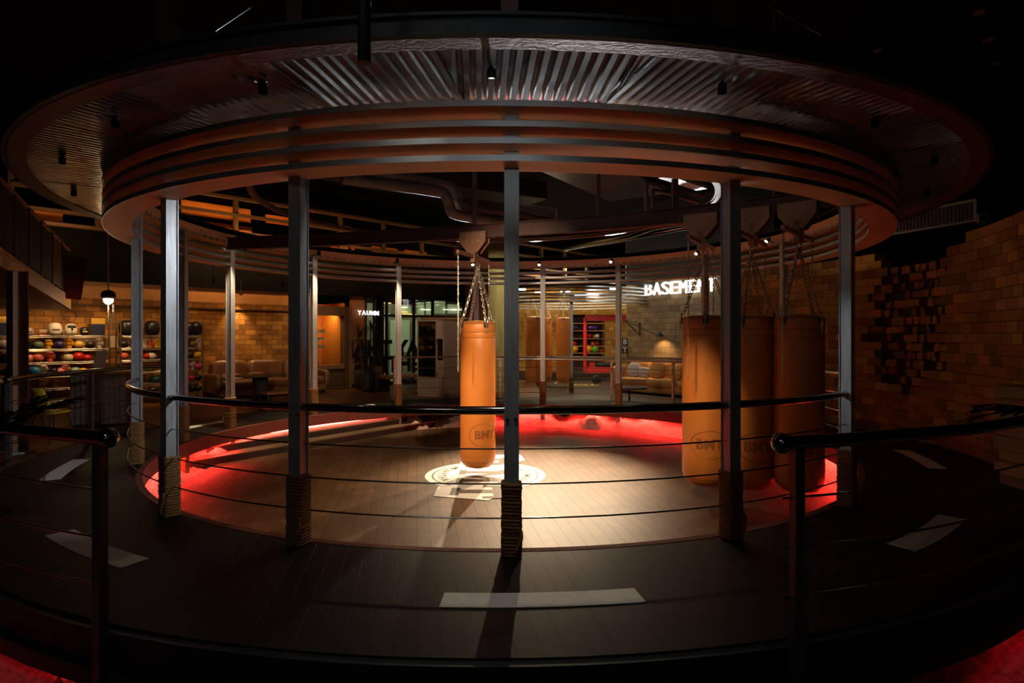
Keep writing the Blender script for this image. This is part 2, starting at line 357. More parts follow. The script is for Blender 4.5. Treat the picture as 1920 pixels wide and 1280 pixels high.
# ================================================================== ROUND PAVILION
can = thing('round_canopy', 'huge round steel canopy with corrugated metal underside and stacked ring bands', 'canopy', (0,0,0))
Zs = [1.205, 1.326, 1.443, 1.583]
for k, z in enumerate(Zs):
    z += CAMZ
    # each band: a flat ring plate with an upstand on its outer and inner rims
    MB().ring(4.84, 5.10, z, z+.006, n=180).obj('ring_plate', M['slat'], can)
    b = MB().ring(5.10, 5.108, z, z+.042, n=180); b.ring(4.832, 4.84, z, z+.042, n=180); b.obj('ring_edge', M['edge'], can, smooth=True)
b = MB().ring(5.85, 5.857, 1.687+CAMZ, 1.815+CAMZ, n=180); b.ring(5.857, 5.895, 1.795+CAMZ, 1.815+CAMZ, n=180); b.ring(5.857, 5.895, 1.687+CAMZ, 1.70+CAMZ, n=180)
b.obj('rim_beam', M['rim'], can, smooth=True)
MB().ring(4.832, 4.845, 1.583+CAMZ, 1.665+CAMZ, -65, 65, n=90).obj('closure_band', M['slat'], can, smooth=True); MB().ring(4.832, 4.845, 1.583+CAMZ, 1.735+CAMZ, 65, 295, n=120).obj('closure_band', M['slat'], can, smooth=True)
MB().ring(5.71, 5.85, 1.684+CAMZ, 1.70+CAMZ, n=180).obj('rim_lip', M['rimin'], can, smooth=True)
MB().ring(4.75, 5.85, 1.80+CAMZ, 1.81+CAMZ, n=180).obj('roof_deck', M['rim'], can)
# corrugated sheets: straight ridges, each sheet set radially
NP = 30; CP = .082; CH = .022
for k in range(NP):
    am = -2.6+6+k*12; er = Vector((math.sin(R(am)), -math.cos(R(am)), 0)); et = Vector((math.cos(R(am)), math.sin(R(am)), 0))
    hw = 5.78*math.tan(R(6)); vs = []; prof = []; x = -hw-.01
    while x < hw+.01+CP:
        prof += [(x, 0), (x+CP*.28, 0), (x+CP*.42, CH), (x+CP*.86, CH)]; x += CP
    dz = .004*(k % 2)
    for i, (s, h) in enumerate(prof):
        lim = abs(s)/math.tan(R(6.2)); r0 = max(4.85, min(lim, 5.76)); r1 = 5.78
        s2 = max(-hw-.015, min(hw+.015, s))
        for r in (r0, r1):
            p = Vector((CEN[0], CEN[1], 0))+er*r+et*s2; vs.append((p.x, p.y, CAMZ+1.715-h+dz))
    fs = [(2*i, 2*i+2, 2*i+3, 2*i+1) for i in range(len(prof)-1)]
    o = MB().add(vs, fs).obj('corrugated_sheet', M['corr'], can)
    md = o.modifiers.new('thick', 'SOLIDIFY'); md.thickness = .0015
# sagging ties above the canopy
for px0, py0, px1, py1, y0, y1 in ((385,70,500,5,4.3,5.2), (1540,62,1405,-5,4.1,5.2)):
    pass

# H-section posts
def hpost_mesh():
    b = MB(); H = .106; t = .008; z0, z1 = -.50, CAMZ+1.62
    # local x = tangential, y = radial
    b.box((0, -H/2+t/2, (z0+z1)/2), (H, t, z1-z0)); b.box((0, H/2-t/2, (z0+z1)/2), (H, t, z1-z0)); b.box((0, 0, (z0+z1)/2), (H-.022, H-2*t, z1-z0)); return b
def rope_mesh():
    b = MB(); hh = .062; rr = .0135; rnd = random.Random(5)
    for k in range(21):
        z = .016+k*.0252; pts = []; j = rnd.uniform(-.003, .003)
        for q, (sx, sy) in enumerate(((1,1),(-1,1),(-1,-1),(1,-1))):
            for a in (0, 30, 60, 90):
                an = R(q*90+a); pts.append((sx*(hh-.015)+math.cos(an)*(.015+j), sy*(hh-.015)+math.sin(an)*(.015+j), z+.006*math.sin(q)))
        b.tube(pts, rr, 7, closed=True)
    pts = [(.05+.02*math.sin(i*.7), -.085-.01*math.cos(i*.8), .10+.03*i) for i in range(-2, 5)]
    b.tube(pts, .014, 6); return b
POSTS = [(959,4.46,'front, at the middle of the photo'), (560,4.8,'front, first left of the middle one'), (1370,4.8,'front, first right of the middle one'),
 (318,5.8,'at the left, its rail flange facing the entrance'), (1588,5.9,'at the right, beside the broken brick wall'), (257,7.2,'at the far left of the ring'),
 (343,9.6,'on the left, half hidden behind a nearer post'), (432,10.8,'at the left end of the bag beam'), (588,12.2,'rear left, in front of the dark-framed window'),
 (747,13.6,'rear, in front of the mirrored glass lettering'), (893,14,'rear, hidden behind the single hanging bag'), (1018,14,'rear, just right of the middle post'),
 (1160,13.6,'rear, left of the corner wall lamp'), (1322,12.4,'rear right, under the glowing sign'), (1470,10.8,'rear right, behind the third hanging bag'), (1585,9.0,'right, behind the post by the broken wall')]
PA = {}
proto = thing('steel_post', 'x', 'post')
hpost_mesh().obj('post_shaft', M['steel'], proto); rope_mesh().obj('rope_wrap', M['rope'], proto, smooth=True)
for q in (-.03, .03): MB().lathe([(.012,0),(.012,.006),(.007,.01)], 8, (q, -.054, 1.0), m=Matrix.Rotation(PI/2, 3, 'X')).obj('bolt', M['wire'], proto)
for i, (px, zg, lb) in enumerate(POSTS):
    a = ang_of(px, zg); PA[px] = a
    o = proto if i == 0 else copy_tree(proto)
    p = pol(4.87, a); o.location = p; o.rotation_euler = (0, 0, R(a))
    tag(o, 'steel post with rope-wrapped foot, '+lb, 'post', 'pavilion posts with rope feet')
    if px == 343:
        rp = [c for c in o.children if c.name.startswith('rope_wrap')][0].copy(); C.objects.link(rp); rp.parent = o; rp.location = (0, 0, -.50)

# railings
def arcpts(r, a0, a1, z, n=40): return [pol(r, a0+(a1-a0)*i/n, z) for i in range(n+1)]
WZ = (.775, .52, .27)
def railing(label, r, a0, a1, posts=(), balls=(), post_out=0, rr=.03, zr=1.055, base=-.25, hm='rail', pm='railpost'):
    t = thing('guard_railing', label, 'railing', pol(r, a0, 0))
    off = Vector(t.location)
    def mk(b, nm, m, sm=True):
        o = b.obj(nm, M[m], t, smooth=sm); o.matrix_parent_inverse = Matrix.Translation(-off); return o
    mk(MB().tube(arcpts(r, a0, a1, zr, 60), rr, 16), 'handrail', hm)
    for z in WZ: mk(MB().tube(arcpts(r, a0, a1, z, 48), .0065 if hm == 'rail' else .009, 6), 'wire_cable', 'wire' if hm == 'rail' else hm)
    for a in balls: mk(MB().ell(pol(r, a, zr), (rr*1.5,)*3, 14, 10), 'end_ball', 'rail')
    for a in posts:
        p = pol(r+post_out, a); b = MB()
        b.box((p.x, p.y, (base+zr-.03)/2), (.055, .05, zr-.03-base), R(a))
        o = mk(b, 'railing_post', pm, False)
        for z in WZ: mk(MB().ell(pol(r+post_out-.03, a, z), (.012,)*3, 8, 6), 'cable_fitting', 'rail')
    return t
railing('curved inner handrail with three cables across the front of the arena', 4.87, PA[257], PA[1588], rr=.031)
for px in (257, 1588): pass
railing('curved inner handrail with three cables along the back right of the arena', 4.87, PA[1585], 180+8, rr=.031, hm='litmetal')
eL = -math.degrees(math.atan2(2.19-.13, 9.26-3.17)); eR = math.degrees(math.atan2(1.37+.13, 9.26-3.06))
railing('near left outer handrail ending in a ball beside the entrance', 6.38, -52, eL, posts=(eL-.3,), balls=(eL+.25,), rr=.036)
railing('near right outer handrail ending in a ball beside the entrance', 6.38, eR, 57.2, posts=(eR+.8, 56), balls=(eR,), rr=.036)
aFL = ang_of(14, 7.2, 6.38); aFE = ang_of(320, 12.6, 6.38); a172 = ang_of(172, 9.6, 6.38)
railing('outer handrail on the far left in front of the glove racks', 6.38, aFL, aFE, posts=(aFL-.3, a172, aFE), balls=(aFL,), rr=.03)
aB0 = ang_of(738, 15.6, 6.38); pp = [ang_of(x, 15.5, 6.38) for x in (938, 1147, 1262)]
if aB0 < 0: aB0 += 360
pp = [a+360 if a < 0 else a for a in pp]
railing('outer handrail across the back of the deck before the far lounge', 6.38, 138, aB0, posts=[q for q in pp]+[aB0-.2], rr=.024, hm='litmetal', pm='litmetal')

# dashes painted on the deck
DN = {0:'straight ahead at the front of the deck', 1:'front right of the deck', 2:'right of the deck beside the brick wall', 3:'back right, behind the dark red bags', 4:'back right, beyond the arena',
      5:'at the very back behind the bag', 6:'back left, before the dark-framed window', 7:'left, beyond the left posts', 8:'left of the deck near the corrugated counter', 9:'front left, seen past the railing post'}
for k in range(10):
    a = 3.2+36*k
    tag(MB().ring(5.52, 5.72, .001, .004, a-6.2, a+6.2, n=16).obj('floor_dash', M['tape']), 'white curved dash on the deck, '+DN[k], 'floor marking', 'painted lane dashes around the deck')

# emblem on the arena floor: reads with its top towards +X
EM = thing('floor_emblem', 'large white round muay thai emblem with slab letters painted on the arena floor', 'floor marking', (-.40, 9.05, -.488))
# local: x = text right = world -Y ; y = up = world +X
def e2w(x, y): return (y, -x)
def epoly(pts, z0, z1, nm, m): return MB().prism([e2w(*p) for p in pts], z0, z1).obj(nm, M[m], EM)
circ = [( .90*math.cos(R(a)), .90*math.sin(R(a))) for a in range(0, 360, 5)]
epoly(circ, 0, .002, 'emblem_disc', 'white')
vs = []; fs = []
for i in range(73):
    a = R(i*5)
    for r in (.775, .800): x, y = e2w(r*math.cos(a), r*math.sin(a)); vs.append((x, y, .0026))
fs = [(2*i, 2*i+1, 2*i+3, 2*i+2) for i in range(72)]
MB().add(vs, fs).obj('emblem_ring', M['ink'], EM)
# badge band: slightly sheared plate, far end = -x, near end = +x
badge = [(-1.50,-.30),(-1.50,.55),(-1.05,.62),(-.72,.40),(.72,.40),(1.0,.33),(1.42,.10),(1.22,-.62),(.72,-.62),(.72,-.45),(-.9,-.45)]
epoly(badge, .002, .005, 'badge_plate', 'white')
def slab(polys, nm, dx, sc=1.0):
    b = MB()
    for p in polys: b.prism([e2w(dx+x*sc, y*sc) for x, y in p], .005, .007)
    return b.obj(nm, M['ink'], EM)
Tp = [[(-.30,.30),(.34,.34),(.36,.02),(.26,.02),(.24,.16),(.10,.15),(.10,-.30),(.20,-.30),(.20,-.42),(-.18,-.42),(-.18,-.30),(-.08,-.30),(-.08,.14),(-.20,.13),(-.22,.0),(-.32,.0)]]
Mp = [[(-.40,.30),(-.16,.30),(0,-.02),(.16,.30),(.40,.30),(.40,.20),(.33,.20),(.33,-.30),(.40,-.30),(.40,-.40),(.12,-.40),(.12,-.30),(.19,-.30),(.19,.06),(.0,-.30),(-.19,.06),(-.19,-.30),(-.12,-.30),(-.12,-.40),(-.40,-.40),(-.40,-.30),(-.33,-.30),(-.33,.20),(-.40,.20)]]
Bp_ = [[(-.32,.32),(.12,.32),(.28,.22),(.28,.06),(.20,-.02),(.30,-.10),(.30,-.30),(.14,-.40),(-.32,-.40),(-.32,-.30),(-.24,-.30),(-.24,.22),(-.32,.22)]]
slab(Tp, 'emblem_letter', .98); slab(Mp, 'emblem_letter', .12); slab(Bp_, 'emblem_letter', -.92, .95)
epoly([(-.99,.06),(-.83,.06),(-.83,.18),(-.99,.18)], .007, .0085, 'letter_counter', 'white'); epoly([(-.99,-.26),(-.83,-.26),(-.83,-.10),(-.99,-.10)], .007, .0085, 'letter_counter', 'white')
def arctext(s, r, a0, step, size, top):
    for i, ch in enumerate(s):
        a = R(a0+i*step); vs_, fs_ = text_mesh(ch, size, .001, .002)
        rot = a-PI/2 if top else a+PI/2
        out = []
        for v in vs_:
            x = v.x*math.cos(rot)-v.y*math.sin(rot)+r*math.cos(a); y = v.x*math.sin(rot)+v.y*math.cos(rot)+r*math.sin(a); q = e2w(x, y); out.append((q[0], q[1], .004+v.z))
        MB().add(out, fs_).obj('emblem_letter', M['ink'], EM)
arctext('BASEMENT', .63, 132, -12, .175, True); arctext('MUAYTHAI', .66, 228, 12, .175, False)

# ================================================================== BAG BEAM, TROLLEYS, BAGS
BP = [(-4.80,10.18), (-2.7,9.68), (-.56,9.0), (1.1,8.38), (2.41,7.66), (3.33,7.0), (3.78,6.52)]
def cat(pts, n=8):
    out = []; Pn = [Vector(p) for p in pts]; Pn = [2*Pn[0]-Pn[1]]+Pn+[2*Pn[-1]-Pn[-2]]
    for i in range(1, len(Pn)-2):
        for k in range(n):
            t = k/n; a, b_, c, d = Pn[i-1:i+3]
            out.append(.5*((2*b_)+(-a+c)*t+(2*a-5*b_+4*c-d)*t*t+(-a+3*b_-3*c+d)*t**3))
    out.append(Pn[-2]); return out
bpts = cat(BP)
BZ = CAMZ+1.45
tb = thing('bag_beam', 'dark brown curved I-beam spanning the pavilion and carrying the bags', 'beam')
def sweep(pts, prof, z):
    vs = []; n = len(prof)
    for i, p in enumerate(pts):
        t = (pts[min(i+1, len(pts)-1)]-pts[max(i-1, 0)]).normalized(); nn = Vector((-t.y, t.x))
        for s, h in prof: vs.append((p.x+nn.x*s, p.y+nn.y*s, z+h))
    fs = [(i*n+k, i*n+(k+1) % n, (i+1)*n+(k+1) % n, (i+1)*n+k) for i in range(len(pts)-1) for k in range(n)]
    fs += [tuple(range(n))[::-1], tuple((len(pts)-1)*n+k for k in range(n))]
    return vs, fs
for nm, pr in (('web', [(-.006,.012),(.006,.012),(.006,.188),(-.006,.188)]), ('bottom_flange', [(-.06,0),(.06,0),(.06,.012),(-.06,.012)]), ('top_flange', [(-.06,.188),(.06,.188),(.06,.20),(-.06,.20)])):
    MB().add(*sweep(bpts, pr, BZ)).obj(nm, M['brown'], tb)
for q in (.35, .63, .80):
    p = bpts[int(q*(len(bpts)-1))]; MB().box((p.x, p.y, BZ+.20+1.475), (.07, .07, 2.95)).obj('hanger', M['brown'], tb)

def link_mesh(b, c, d, up, L=.046, W=.026, r=.0055):
    d = d.normalized(); s = d.cross(up); s = (s if s.length > 1e-4 else d.orthogonal()).normalized(); pts = []
    for k in range(10):
        a = 2*PI*k/10; x = math.cos(a); y = math.sin(a)
        pts.append(c+d*(math.copysign(abs(x)**.8, x)*L*.56)+s*(y*W*.5))
    b.tube(pts, r, 5, closed=True)
def chain(b, p0, p1, pitch=.042, sag=0, **kw):
    p0, p1 = Vector(p0), Vector(p1); d = p1-p0; n = max(2, int(d.length/pitch)); 
    for i in range(n):
        t = (i+.5)/n; c = p0+d*t; c.z -= sag*4*t*(1-t)
        up = Vector((0, .3, 1)) if i % 2 else Vector((1, .2, 0)).cross(d)
        if abs(d.normalized().z) > .97: up = Vector((1, 0, 0)) if i % 2 else Vector((0, 1, 0))
        link_mesh(b, c, d, up, **kw)
    return b
def curved_text(s, size, r, z, a0, m, parent, name):
    vs_, fs_ = text_mesh(s, size, .001, .006); out = []
    for v in vs_:
        a = a0+v.x/r; out.append((math.sin(a)*(r+.003+v.z), -math.cos(a)*(r+.003+v.z), z+v.y))
    return MB().add(out, fs_).obj(name, m, parent)
def bag(loc, rad, ztop, zbot, hookz, rz, label, emz=.42, swing=0):
    t = thing('punching_bag', label, 'punching bag', (loc[0], loc[1], zbot), rz, 'tall tan hanging punching bags')
    L = ztop-zbot
    prof = [(.001, 0), (rad*.35, .004), (rad*.7, .03), (rad*.92, .085), (rad, .17)]
    prof += [(rad*(1+.006*math.sin(k*1.9)), .17+(L-.42)*k/12) for k in range(1, 12)]
    prof += [(rad, L-.25), (rad*.985, L-.235), (rad, L-.22), (rad, L-.17), (rad*.985, L-.155), (rad, L-.14), (rad*1.005, L-.05), (rad*.97, L-.028), (rad*.965, L-.022), (rad*.98, L-.016), (rad*.9, L-.003), (rad*.6, L+.014), (.001, L+.022)]
    MB().lathe(prof, 48).obj('bag_body', M['bag'], t, smooth=True)
    for z in (L-.235, L-.155, L-.03, .20, .12): MB().tube([(math.cos(2*PI*k/40)*(rad*(.99 if z > .13 else .955)), math.sin(2*PI*k/40)*(rad*(.99 if z > .13 else .955)), z) for k in range(40)], .004, 4, closed=True).obj('stitching', M['seam'], t)
    hook = Vector((0, 0, hookz-zbot))
    for k in range(4):
        a = R(20+90*k); rp = Vector((math.cos(a)*rad*.96, math.sin(a)*rad*.96, L-.02))
        chain(MB(), hook-Vector((0,0,.06)), rp+Vector((0,0,.05)), pitch=.046, L=.054, W=.032, r=.0065).obj('bag_chain', M['chain'], t, smooth=True)
        b = MB(); b.box(rp+Vector((math.cos(a)*.012, math.sin(a)*.012, -.03)), (.02, .07, .07), a); b.obj('chain_tab', M['black'], t, bevel=.004)
        link_mesh(b:=MB(), rp+Vector((math.cos(a)*.02, math.sin(a)*.02, .03)), Vector((0,0,1)), Vector((math.cos(a), math.sin(a), 0)), .06, .045, .008); b.obj('shackle', M['chain'], t, smooth=True); b = MB(); chain(b, rp+Vector((math.cos(a)*.03, math.sin(a)*.03, 0)), rp+Vector((math.cos(a)*.035, math.sin(a)*.035, -.16)), pitch=.04)
        b.obj('chain_tail', M['chain'], t, smooth=True)
        for q in range(3):
            for s in (-1, 1): 
                aa = a+s*.035; MB().box((math.cos(aa)*(rad+.001), math.sin(aa)*(rad+.001), L-.09-q*.06), (.004, .018, .006), aa).obj('rivet', M['seam'], t)
    b = MB()
    b.tube([hook+Vector((.03*math.sin(x), 0, -.035-.035*math.cos(x))) for x in [i*2*PI/12 for i in range(12)]], .008, 6, closed=True); b.obj('hook_ring', M['chain'], t, smooth=True)
    return t
TR = []
def trolley(p, tang, label, size=.21):
    rz = math.atan2(tang.y, tang.x); z = BZ
    t = thing('beam_trolley', label, 'trolley', (p.x, p.y, z), rz, 'beam trolleys above the bags')
    pl = [(-size,.09),(size,.09),(size,-.06),(size*.35,-.22),(-size*.35,-.22),(-size,-.06)]
    for s in (-.085, .085):
        m = Matrix(((1,0,0),(0,0,-1),(0,1,0))); o = MB().prism(pl, -s-.005, -s+.005, m=m).obj('side_plate', M['troll'], t, bevel=.003)
        for x, zz in ((-.15,.04),(-.08,.04),(.08,.04),(.15,.04),(0,-.07),(-.09,-.05),(.09,-.05)):
            MB().lathe([(.014,0),(.014,.008),(.008,.012)], 8, (x, -s-(.005 if s > 0 else -.005), zz), m=Matrix.Rotation(PI/2 if s > 0 else -PI/2, 3, 'X')).obj('bolt', M['steel'], o)
    for x in (-.12, .12):
        for s in (-.045, .045): MB().lathe([(.03,-.02),(.04,-.015),(.04,.015),(.03,.02)], 12, (x, s, .045), m=Matrix.Rotation(PI/2, 3, 'X')).obj('wheel', M['steel'], t, smooth=True)
    MB().box((0, 0, -.25), (.07, .18, .24)).obj('stem', M['troll'], t, bevel=.003)
    MB().box((0, 0, -.275), (.045, 1.24, .05)).obj('spreader_bar', M['troll'], t, bevel=.003)
    for s in (-.6, .6): chain(MB(), (0, s, -.30), (0, s, -1.95), pitch=.034, L=.038, W=.02, r=.004).obj('hand_chain', M['chain'], t, smooth=True)
    return t
def near_on_beam(x):
    i = min(range(len(bpts)), key=lambda k: abs(bpts[k].x-x)); return bpts[i], (bpts[min(i+1, len(bpts)-1)]-bpts[max(i-1, 0)])
hookz = BZ-.37
for x, lb in ((-.56,'brown pentagon trolley on the beam above the single middle bag'), (2.41,'brown pentagon trolley, leftmost of three above the right-hand bags'), (2.92,'brown pentagon trolley, middle of three above the right-hand bags'), (3.33,'brown pentagon trolley, rightmost of three above the right-hand bags')):
    p, tg = near_on_beam(x); trolley(p, tg, lb)
def bagat(px, y): return ((px-960)/F*y, y)
q = bagat(896, 8.98); B0 = bag(q, .262, CAMZ+.205, CAMZ-1.965, hookz, R(10), 'single tan leather punching bag hanging over the floor emblem')
q = bagat(1323, 7.62); B1 = bag(q, .286, CAMZ+.24, CAMZ-1.885, hookz, R(-38), 'bright tan punching bag, leftmost of the three at the right')
q = bagat(1409, 7.36); B2 = bag(q, .262, CAMZ+.235, CAMZ-1.87, hookz, R(25), 'shaded tan punching bag, middle one of the three at the right')
q = bagat(1498, 7.02); B3 = bag(q, .272, CAMZ+.225, CAMZ-1.81, hookz, R(8), 'dark reddish punching bag, rightmost of the three')
for t, rad, z, a in ((B0, .262, .52, R(18)), (B1, .286, .55, R(30)), (B2, .262, .55, R(-30)), (B3, .272, .5, R(-14))):
    curved_text('BMT', .17, rad, z, a, M['bagd'], t, 'bag_print')
    b = MB(); n = 28; hexp = []
    for k in range(n+1):
        aa = 2*PI*k/n; hexp.append((a+.24*math.sin(aa)/rad, z+.17*math.cos(aa)))
    b.tube([(math.sin(x)*(rad+.001), -math.cos(x)*(rad+.001), zz) for x, zz in hexp[:-1]], .005, 4, closed=True); b.obj('bag_print', M['bagd'], t)

# ================================================================== PAVILION LAMPS
def lamp(name, pos, target, label, group, on=0, L=.11, r=.036, angle=70, color=WARM, mount=None, glow='lampw', blend=.6):
    pos = Vector(pos); d = (Vector(target)-pos).normalized(); q = d.to_track_quat('Z', 'Y').to_matrix()
    t = thing(name, label, 'spotlight', pos, 0, group)
    MB().lathe([(r*.6,-L/2),(r,-L/2+.015),(r,L/2),(r*.86,L/2),(r*.8,L/2-.02),(.002,L/2-.021)], 18, m=q).obj('lamp_housing', M['black'], t, smooth=True)
    MB().lathe([(.001,L/2-.018),(r*.78,L/2-.016),(r*.78,L/2-.012),(.001,L/2-.01)], 16, m=q).obj('lamp_lens', M[glow if on else 'lampoff'], t)
    if mount is not None: MB().tube([(0,0,0), Vector(mount)-pos], .009, 6).obj('lamp_bracket', M['black'], t)
    if on:
        light('SPOT', pos+d*(L/2+.01), on, color, target, .03, angle, blend)
    return t
for k in range(22):
    a = k*360/22; a = a if a <= 180 else a-360
    p = pol(5.45, a, CAMZ+1.655)
    nm = 'above the middle front post' if k == 0 else ('number %s to the %s of the middle one' % (['','first','second','third','fourth','fifth','sixth','seventh','eighth','ninth','tenth','eleventh'][k if k <= 11 else 22-k], 'right' if a > 0 else 'left'))
    lamp('canopy_spotlight', p, p-Vector((0,0,1)), 'small black can spotlight under the corrugated canopy, '+nm.replace('number ', ''), 'canopy can spotlights', on={0:34}.get(k, 0), glow='sign2', color=WHITE, angle=64, L=.07, r=.03, mount=(p.x, p.y, CAMZ+1.70))
for px, y, e, lb in ((886,13.7,950,'leftmost of the lit row, over the single bag'), (1011,13.8,1800,'lit, right of the middle post'), (1146,13.3,1850,'lit, brightest, over the far pavilion'), (1307,12.3,900,'lit, beside the left bag trolley'), (1440,10.6,600,'lit, beside the right bag trolley')):
    a = ang_of(px, y, 4.70); p = pol(4.70, a, 0); p.z = CAMZ+1.655
    lamp('ring_spotlight', p, (.15, 9.0, -.4), 'black spotlight on the ring top '+lb, 'spotlights on the pavilion ring', on=e, mount=(pol(4.84, a, CAMZ+1.60)), angle=46, blend=1)
for px, y, lb in ((598,12.2,'over the rear left post'), (745,13.6,'over the post before the glass lettering'), (446,10.9,'over the post at the left end of the beam')):
    a = ang_of(px, y, 4.62); p = pol(4.62, a, CAMZ+1.64)
    lamp('ring_spotlight', p, pol(4.95, a, .3), 'small downlight on the ring top '+lb, 'spotlights on the pavilion ring', on=420, angle=46, blend=1, mount=pol(4.84, a, CAMZ+1.60))
p = P(373, 428, 9.6); lamp('ring_spotlight', p, (p.x+.3, p.y-.2, 0), 'lit black spotlight pointing down at the left end of the bag beam', 'spotlights on the pavilion ring', on=60, mount=p+Vector((-.05,0,.2)))
# lamps of the same ring on its near side, tucked behind the front bands: floods across the arena
for a, e, tgt, an, cl, lb in (
    (22, 430, tuple(pol(4.87, -56, 1.2)), 46, COOL, 'first right, throwing onto the left posts'),
    (-24, 200, tuple(pol(4.87, 44, 1.2)), 17, COOL, 'first left, throwing onto the right post'),
    (12, 950, (-2.9, 11.5, -.3), 40, WARM, 'second right, lighting the arena steps'),
    (-12, 700, (1.6, 14.2, 1.2), 34, WARM, 'second left, throwing onto the rear posts'),
    (-34, 900, (-.6, 9.0, .35), 23, WARM, 'third left, aimed at the single bag'),
    (6, 560, (2.15, 7.6, .6), 25, WARM, 'near the middle, aimed at the tan bag')):
    p = pol(4.70, a, CAMZ+1.50)
    lamp('ring_spotlight', p, tgt, 'black spotlight hidden behind the front bands, '+lb, 'spotlights on the pavilion ring', on=e, mount=pol(4.84, a, CAMZ+1.60), angle=an, color=cl, blend=1)
lamp('edge_fill_spot', (.2, -1.2, 3.1), (0, 4.1, 3.4), 'black fill spotlight added behind the camera for the front band edges', None, on=60, color=COOL, angle=24, blend=1, mount=(.2, -1.2, 6.15))  # unseen spot added to brighten the outer edges of the front bands
# added beams from the far ring side, brightening the near canopy; no fixtures
for px, y, a, e in ((886,13.7,-16,11000), (1011,13.8,-2,16000), (1146,13.3,12,14000), (1307,12.3,14,1300), (1440,10.6,-32,500)):
    q = ang_of(px, y, 4.70); p = pol(4.62, q, CAMZ+1.685)
    light('SPOT', p, e, (.92,.96,1), pol(5.6, a, CAMZ+1.70), .03, 16, 1)
# dim area fill added behind the camera to lift the post fronts
light('AREA', (-2.5, -1.5, 5.0), 9, WHITE, (-.5, 5, 1.5), sx=1.2, sy=.4, name='front_fill')
# hanging track ring with two downlights over the emblem
TC = (-.36, 9.0); tz = CAMZ+1.90
tr = thing('track_ring', 'thin brown curved track ring hanging high inside the pavilion', 'track')
MB().ring(3.24, 3.30, tz, tz+.07, n=120, c=TC).obj('track', M['rimin'], tr, smooth=True)
MB().ring(3.215, 3.24, tz+.01, tz+.05, n=120, c=TC).obj('track_channel', M['brown'], tr, smooth=True)
for a in (20, 110, 200, 290): MB().tube([(TC[0]+3.27*math.sin(R(a)), TC[1]-3.27*math.cos(R(a)), tz+.05), (TC[0]+3.27*math.sin(R(a)), TC[1]-3.27*math.cos(R(a)), 6.15)], .006, 6).obj('hanging_rod', M['wire'], tr)
# black tube pendant in front of the canopy
p = P(683, 118, 3.05)
t = thing('tube_pendant', 'slim black tube downlight hanging in front of the canopy', 'pendant light', p)
MB().lathe([(.03,0),(.033,.004),(.033,1.2),(.01,1.21)], 20).obj('tube_body', M['black'], t, smooth=True); MB().lathe([(.001,.002),(.024,.003),(.024,.001)], 14).obj('tube_lens', M['lampoff'], t); MB().tube([(0,0,1.2),(0,0,6.15-p.z)], .004, 5).obj('cord', M['black'], t)

# ================================================================== LEFT WALL AND LOUNGE
ZW = R(math.degrees(math.atan2(LU[1], LU[0])))     # rotation: local x runs along the wall, local -y faces the room
def onwall(u, off=0, z=0): return Lp(u, off, z)
ORD_ = ['top','second','third','fourth','fifth','bottom']
rackp = None
def rack(u0, u1, label, zs, top):
    t = thing('glove_rack', label, 'rack', onwall((u0+u1)/2, .30), ZW, None); W = u1-u0; D = .42
    for x in (-W/2, W/2):
        for y in (-D/2, D/2): MB().tube([(x, y, 0), (x, y, top)], .014, 8).obj('rack_pole', M['chrome'], t, smooth=True)
    for z in zs:
        b = MB()
        for y in (-D/2, D/2): b.tube([(-W/2, y, z-.005), (W/2, y, z-.005)], .008, 6); b.tube([(-W/2, y, z-.04), (W/2, y, z-.04)], .006, 6)
        n = int(W/.035)
        for i in range(n): x = -W/2+W*(i+.5)/n; b.box((x, 0, z-.004), (.005, D, .005))
        for i in range(int(W/.12)):
            x = -W/2+.12*i+.02; b.bar((x, -D/2, z-.04), (x+.06, -D/2, z-.005), .004, .004); b.bar((x+.06, -D/2, z-.005), (x+.12, -D/2, z-.04), .004, .004)
        b.obj('wire_shelf', M['chrome'], t)
    return t
SZ = [.20, .47, .75, 1.03, 1.31, 1.60]
uA0, uA1 = Lu(-50, .3), Lu(196, .1); uB0, uB1 = Lu(224, .4), Lu(377, .4)
rack(uA0, uA1, 'long chrome wire rack of boxing gloves beside the leaning column, far left', SZ, 2.0)
rack(uB0, uB1, 'chrome wire rack of gloves and headguards behind the left posts', SZ, 2.0)
GM = {}
def gcol(h):
    if h not in GM: GM[h] = mat('vinyl_'+h[1:], h, .32, var=.05)
    return GM[h]
def glove_mesh(v=0):
    b = MB()
    if v == 0:   # standing on its cuff, fist up, thumb to the side
        b.lathe([(.045,0),(.052,.02),(.05,.07)], 16); b.ell((0,-.008,.125), (.068,.062,.075), 16, 12, p=.9); b.ell((.055,-.03,.10), (.024,.034,.048), 10, 8); b.ell((0,-.045,.165), (.056,.035,.032), 12, 8)
    elif v == 1: # lying, fist to the room
        b.ell((0,-.05,.07), (.075,.085,.068), 16, 12, p=.85); b.tube([(0,.0,.062),(0,.10,.058),(0,.13,.058)], [.055,.048,.05], 14); b.ell((.06,-.03,.06), (.026,.06,.03), 10, 8)
    elif v == 2: # headguard
        b.ell((0,0,.11), (.10,.11,.115), 18, 12, p=.75)
    return b
GMESH = {}
def item(kind, col, u, z, label, cat_, v=0, sc=1.0, group=None, off=.36, rz=None):
    key = (v, col)
    if key not in GMESH:
        o = glove_mesh(v).obj(kind, gcol(col), None, smooth=True); GMESH[key] = o.data; first = o
    else:
        first = bpy.data.objects.new(kind, GMESH[key]); C.objects.link(first)
    first.location = onwall(u, off, z); first.rotation_euler = (0, 0, ZW+(rz if rz is not None else random.uniform(-.35, .35))); first.scale = (sc,)*3
    return tag(first, label, cat_, group)
def uAx(px): return Lu(px, .36)
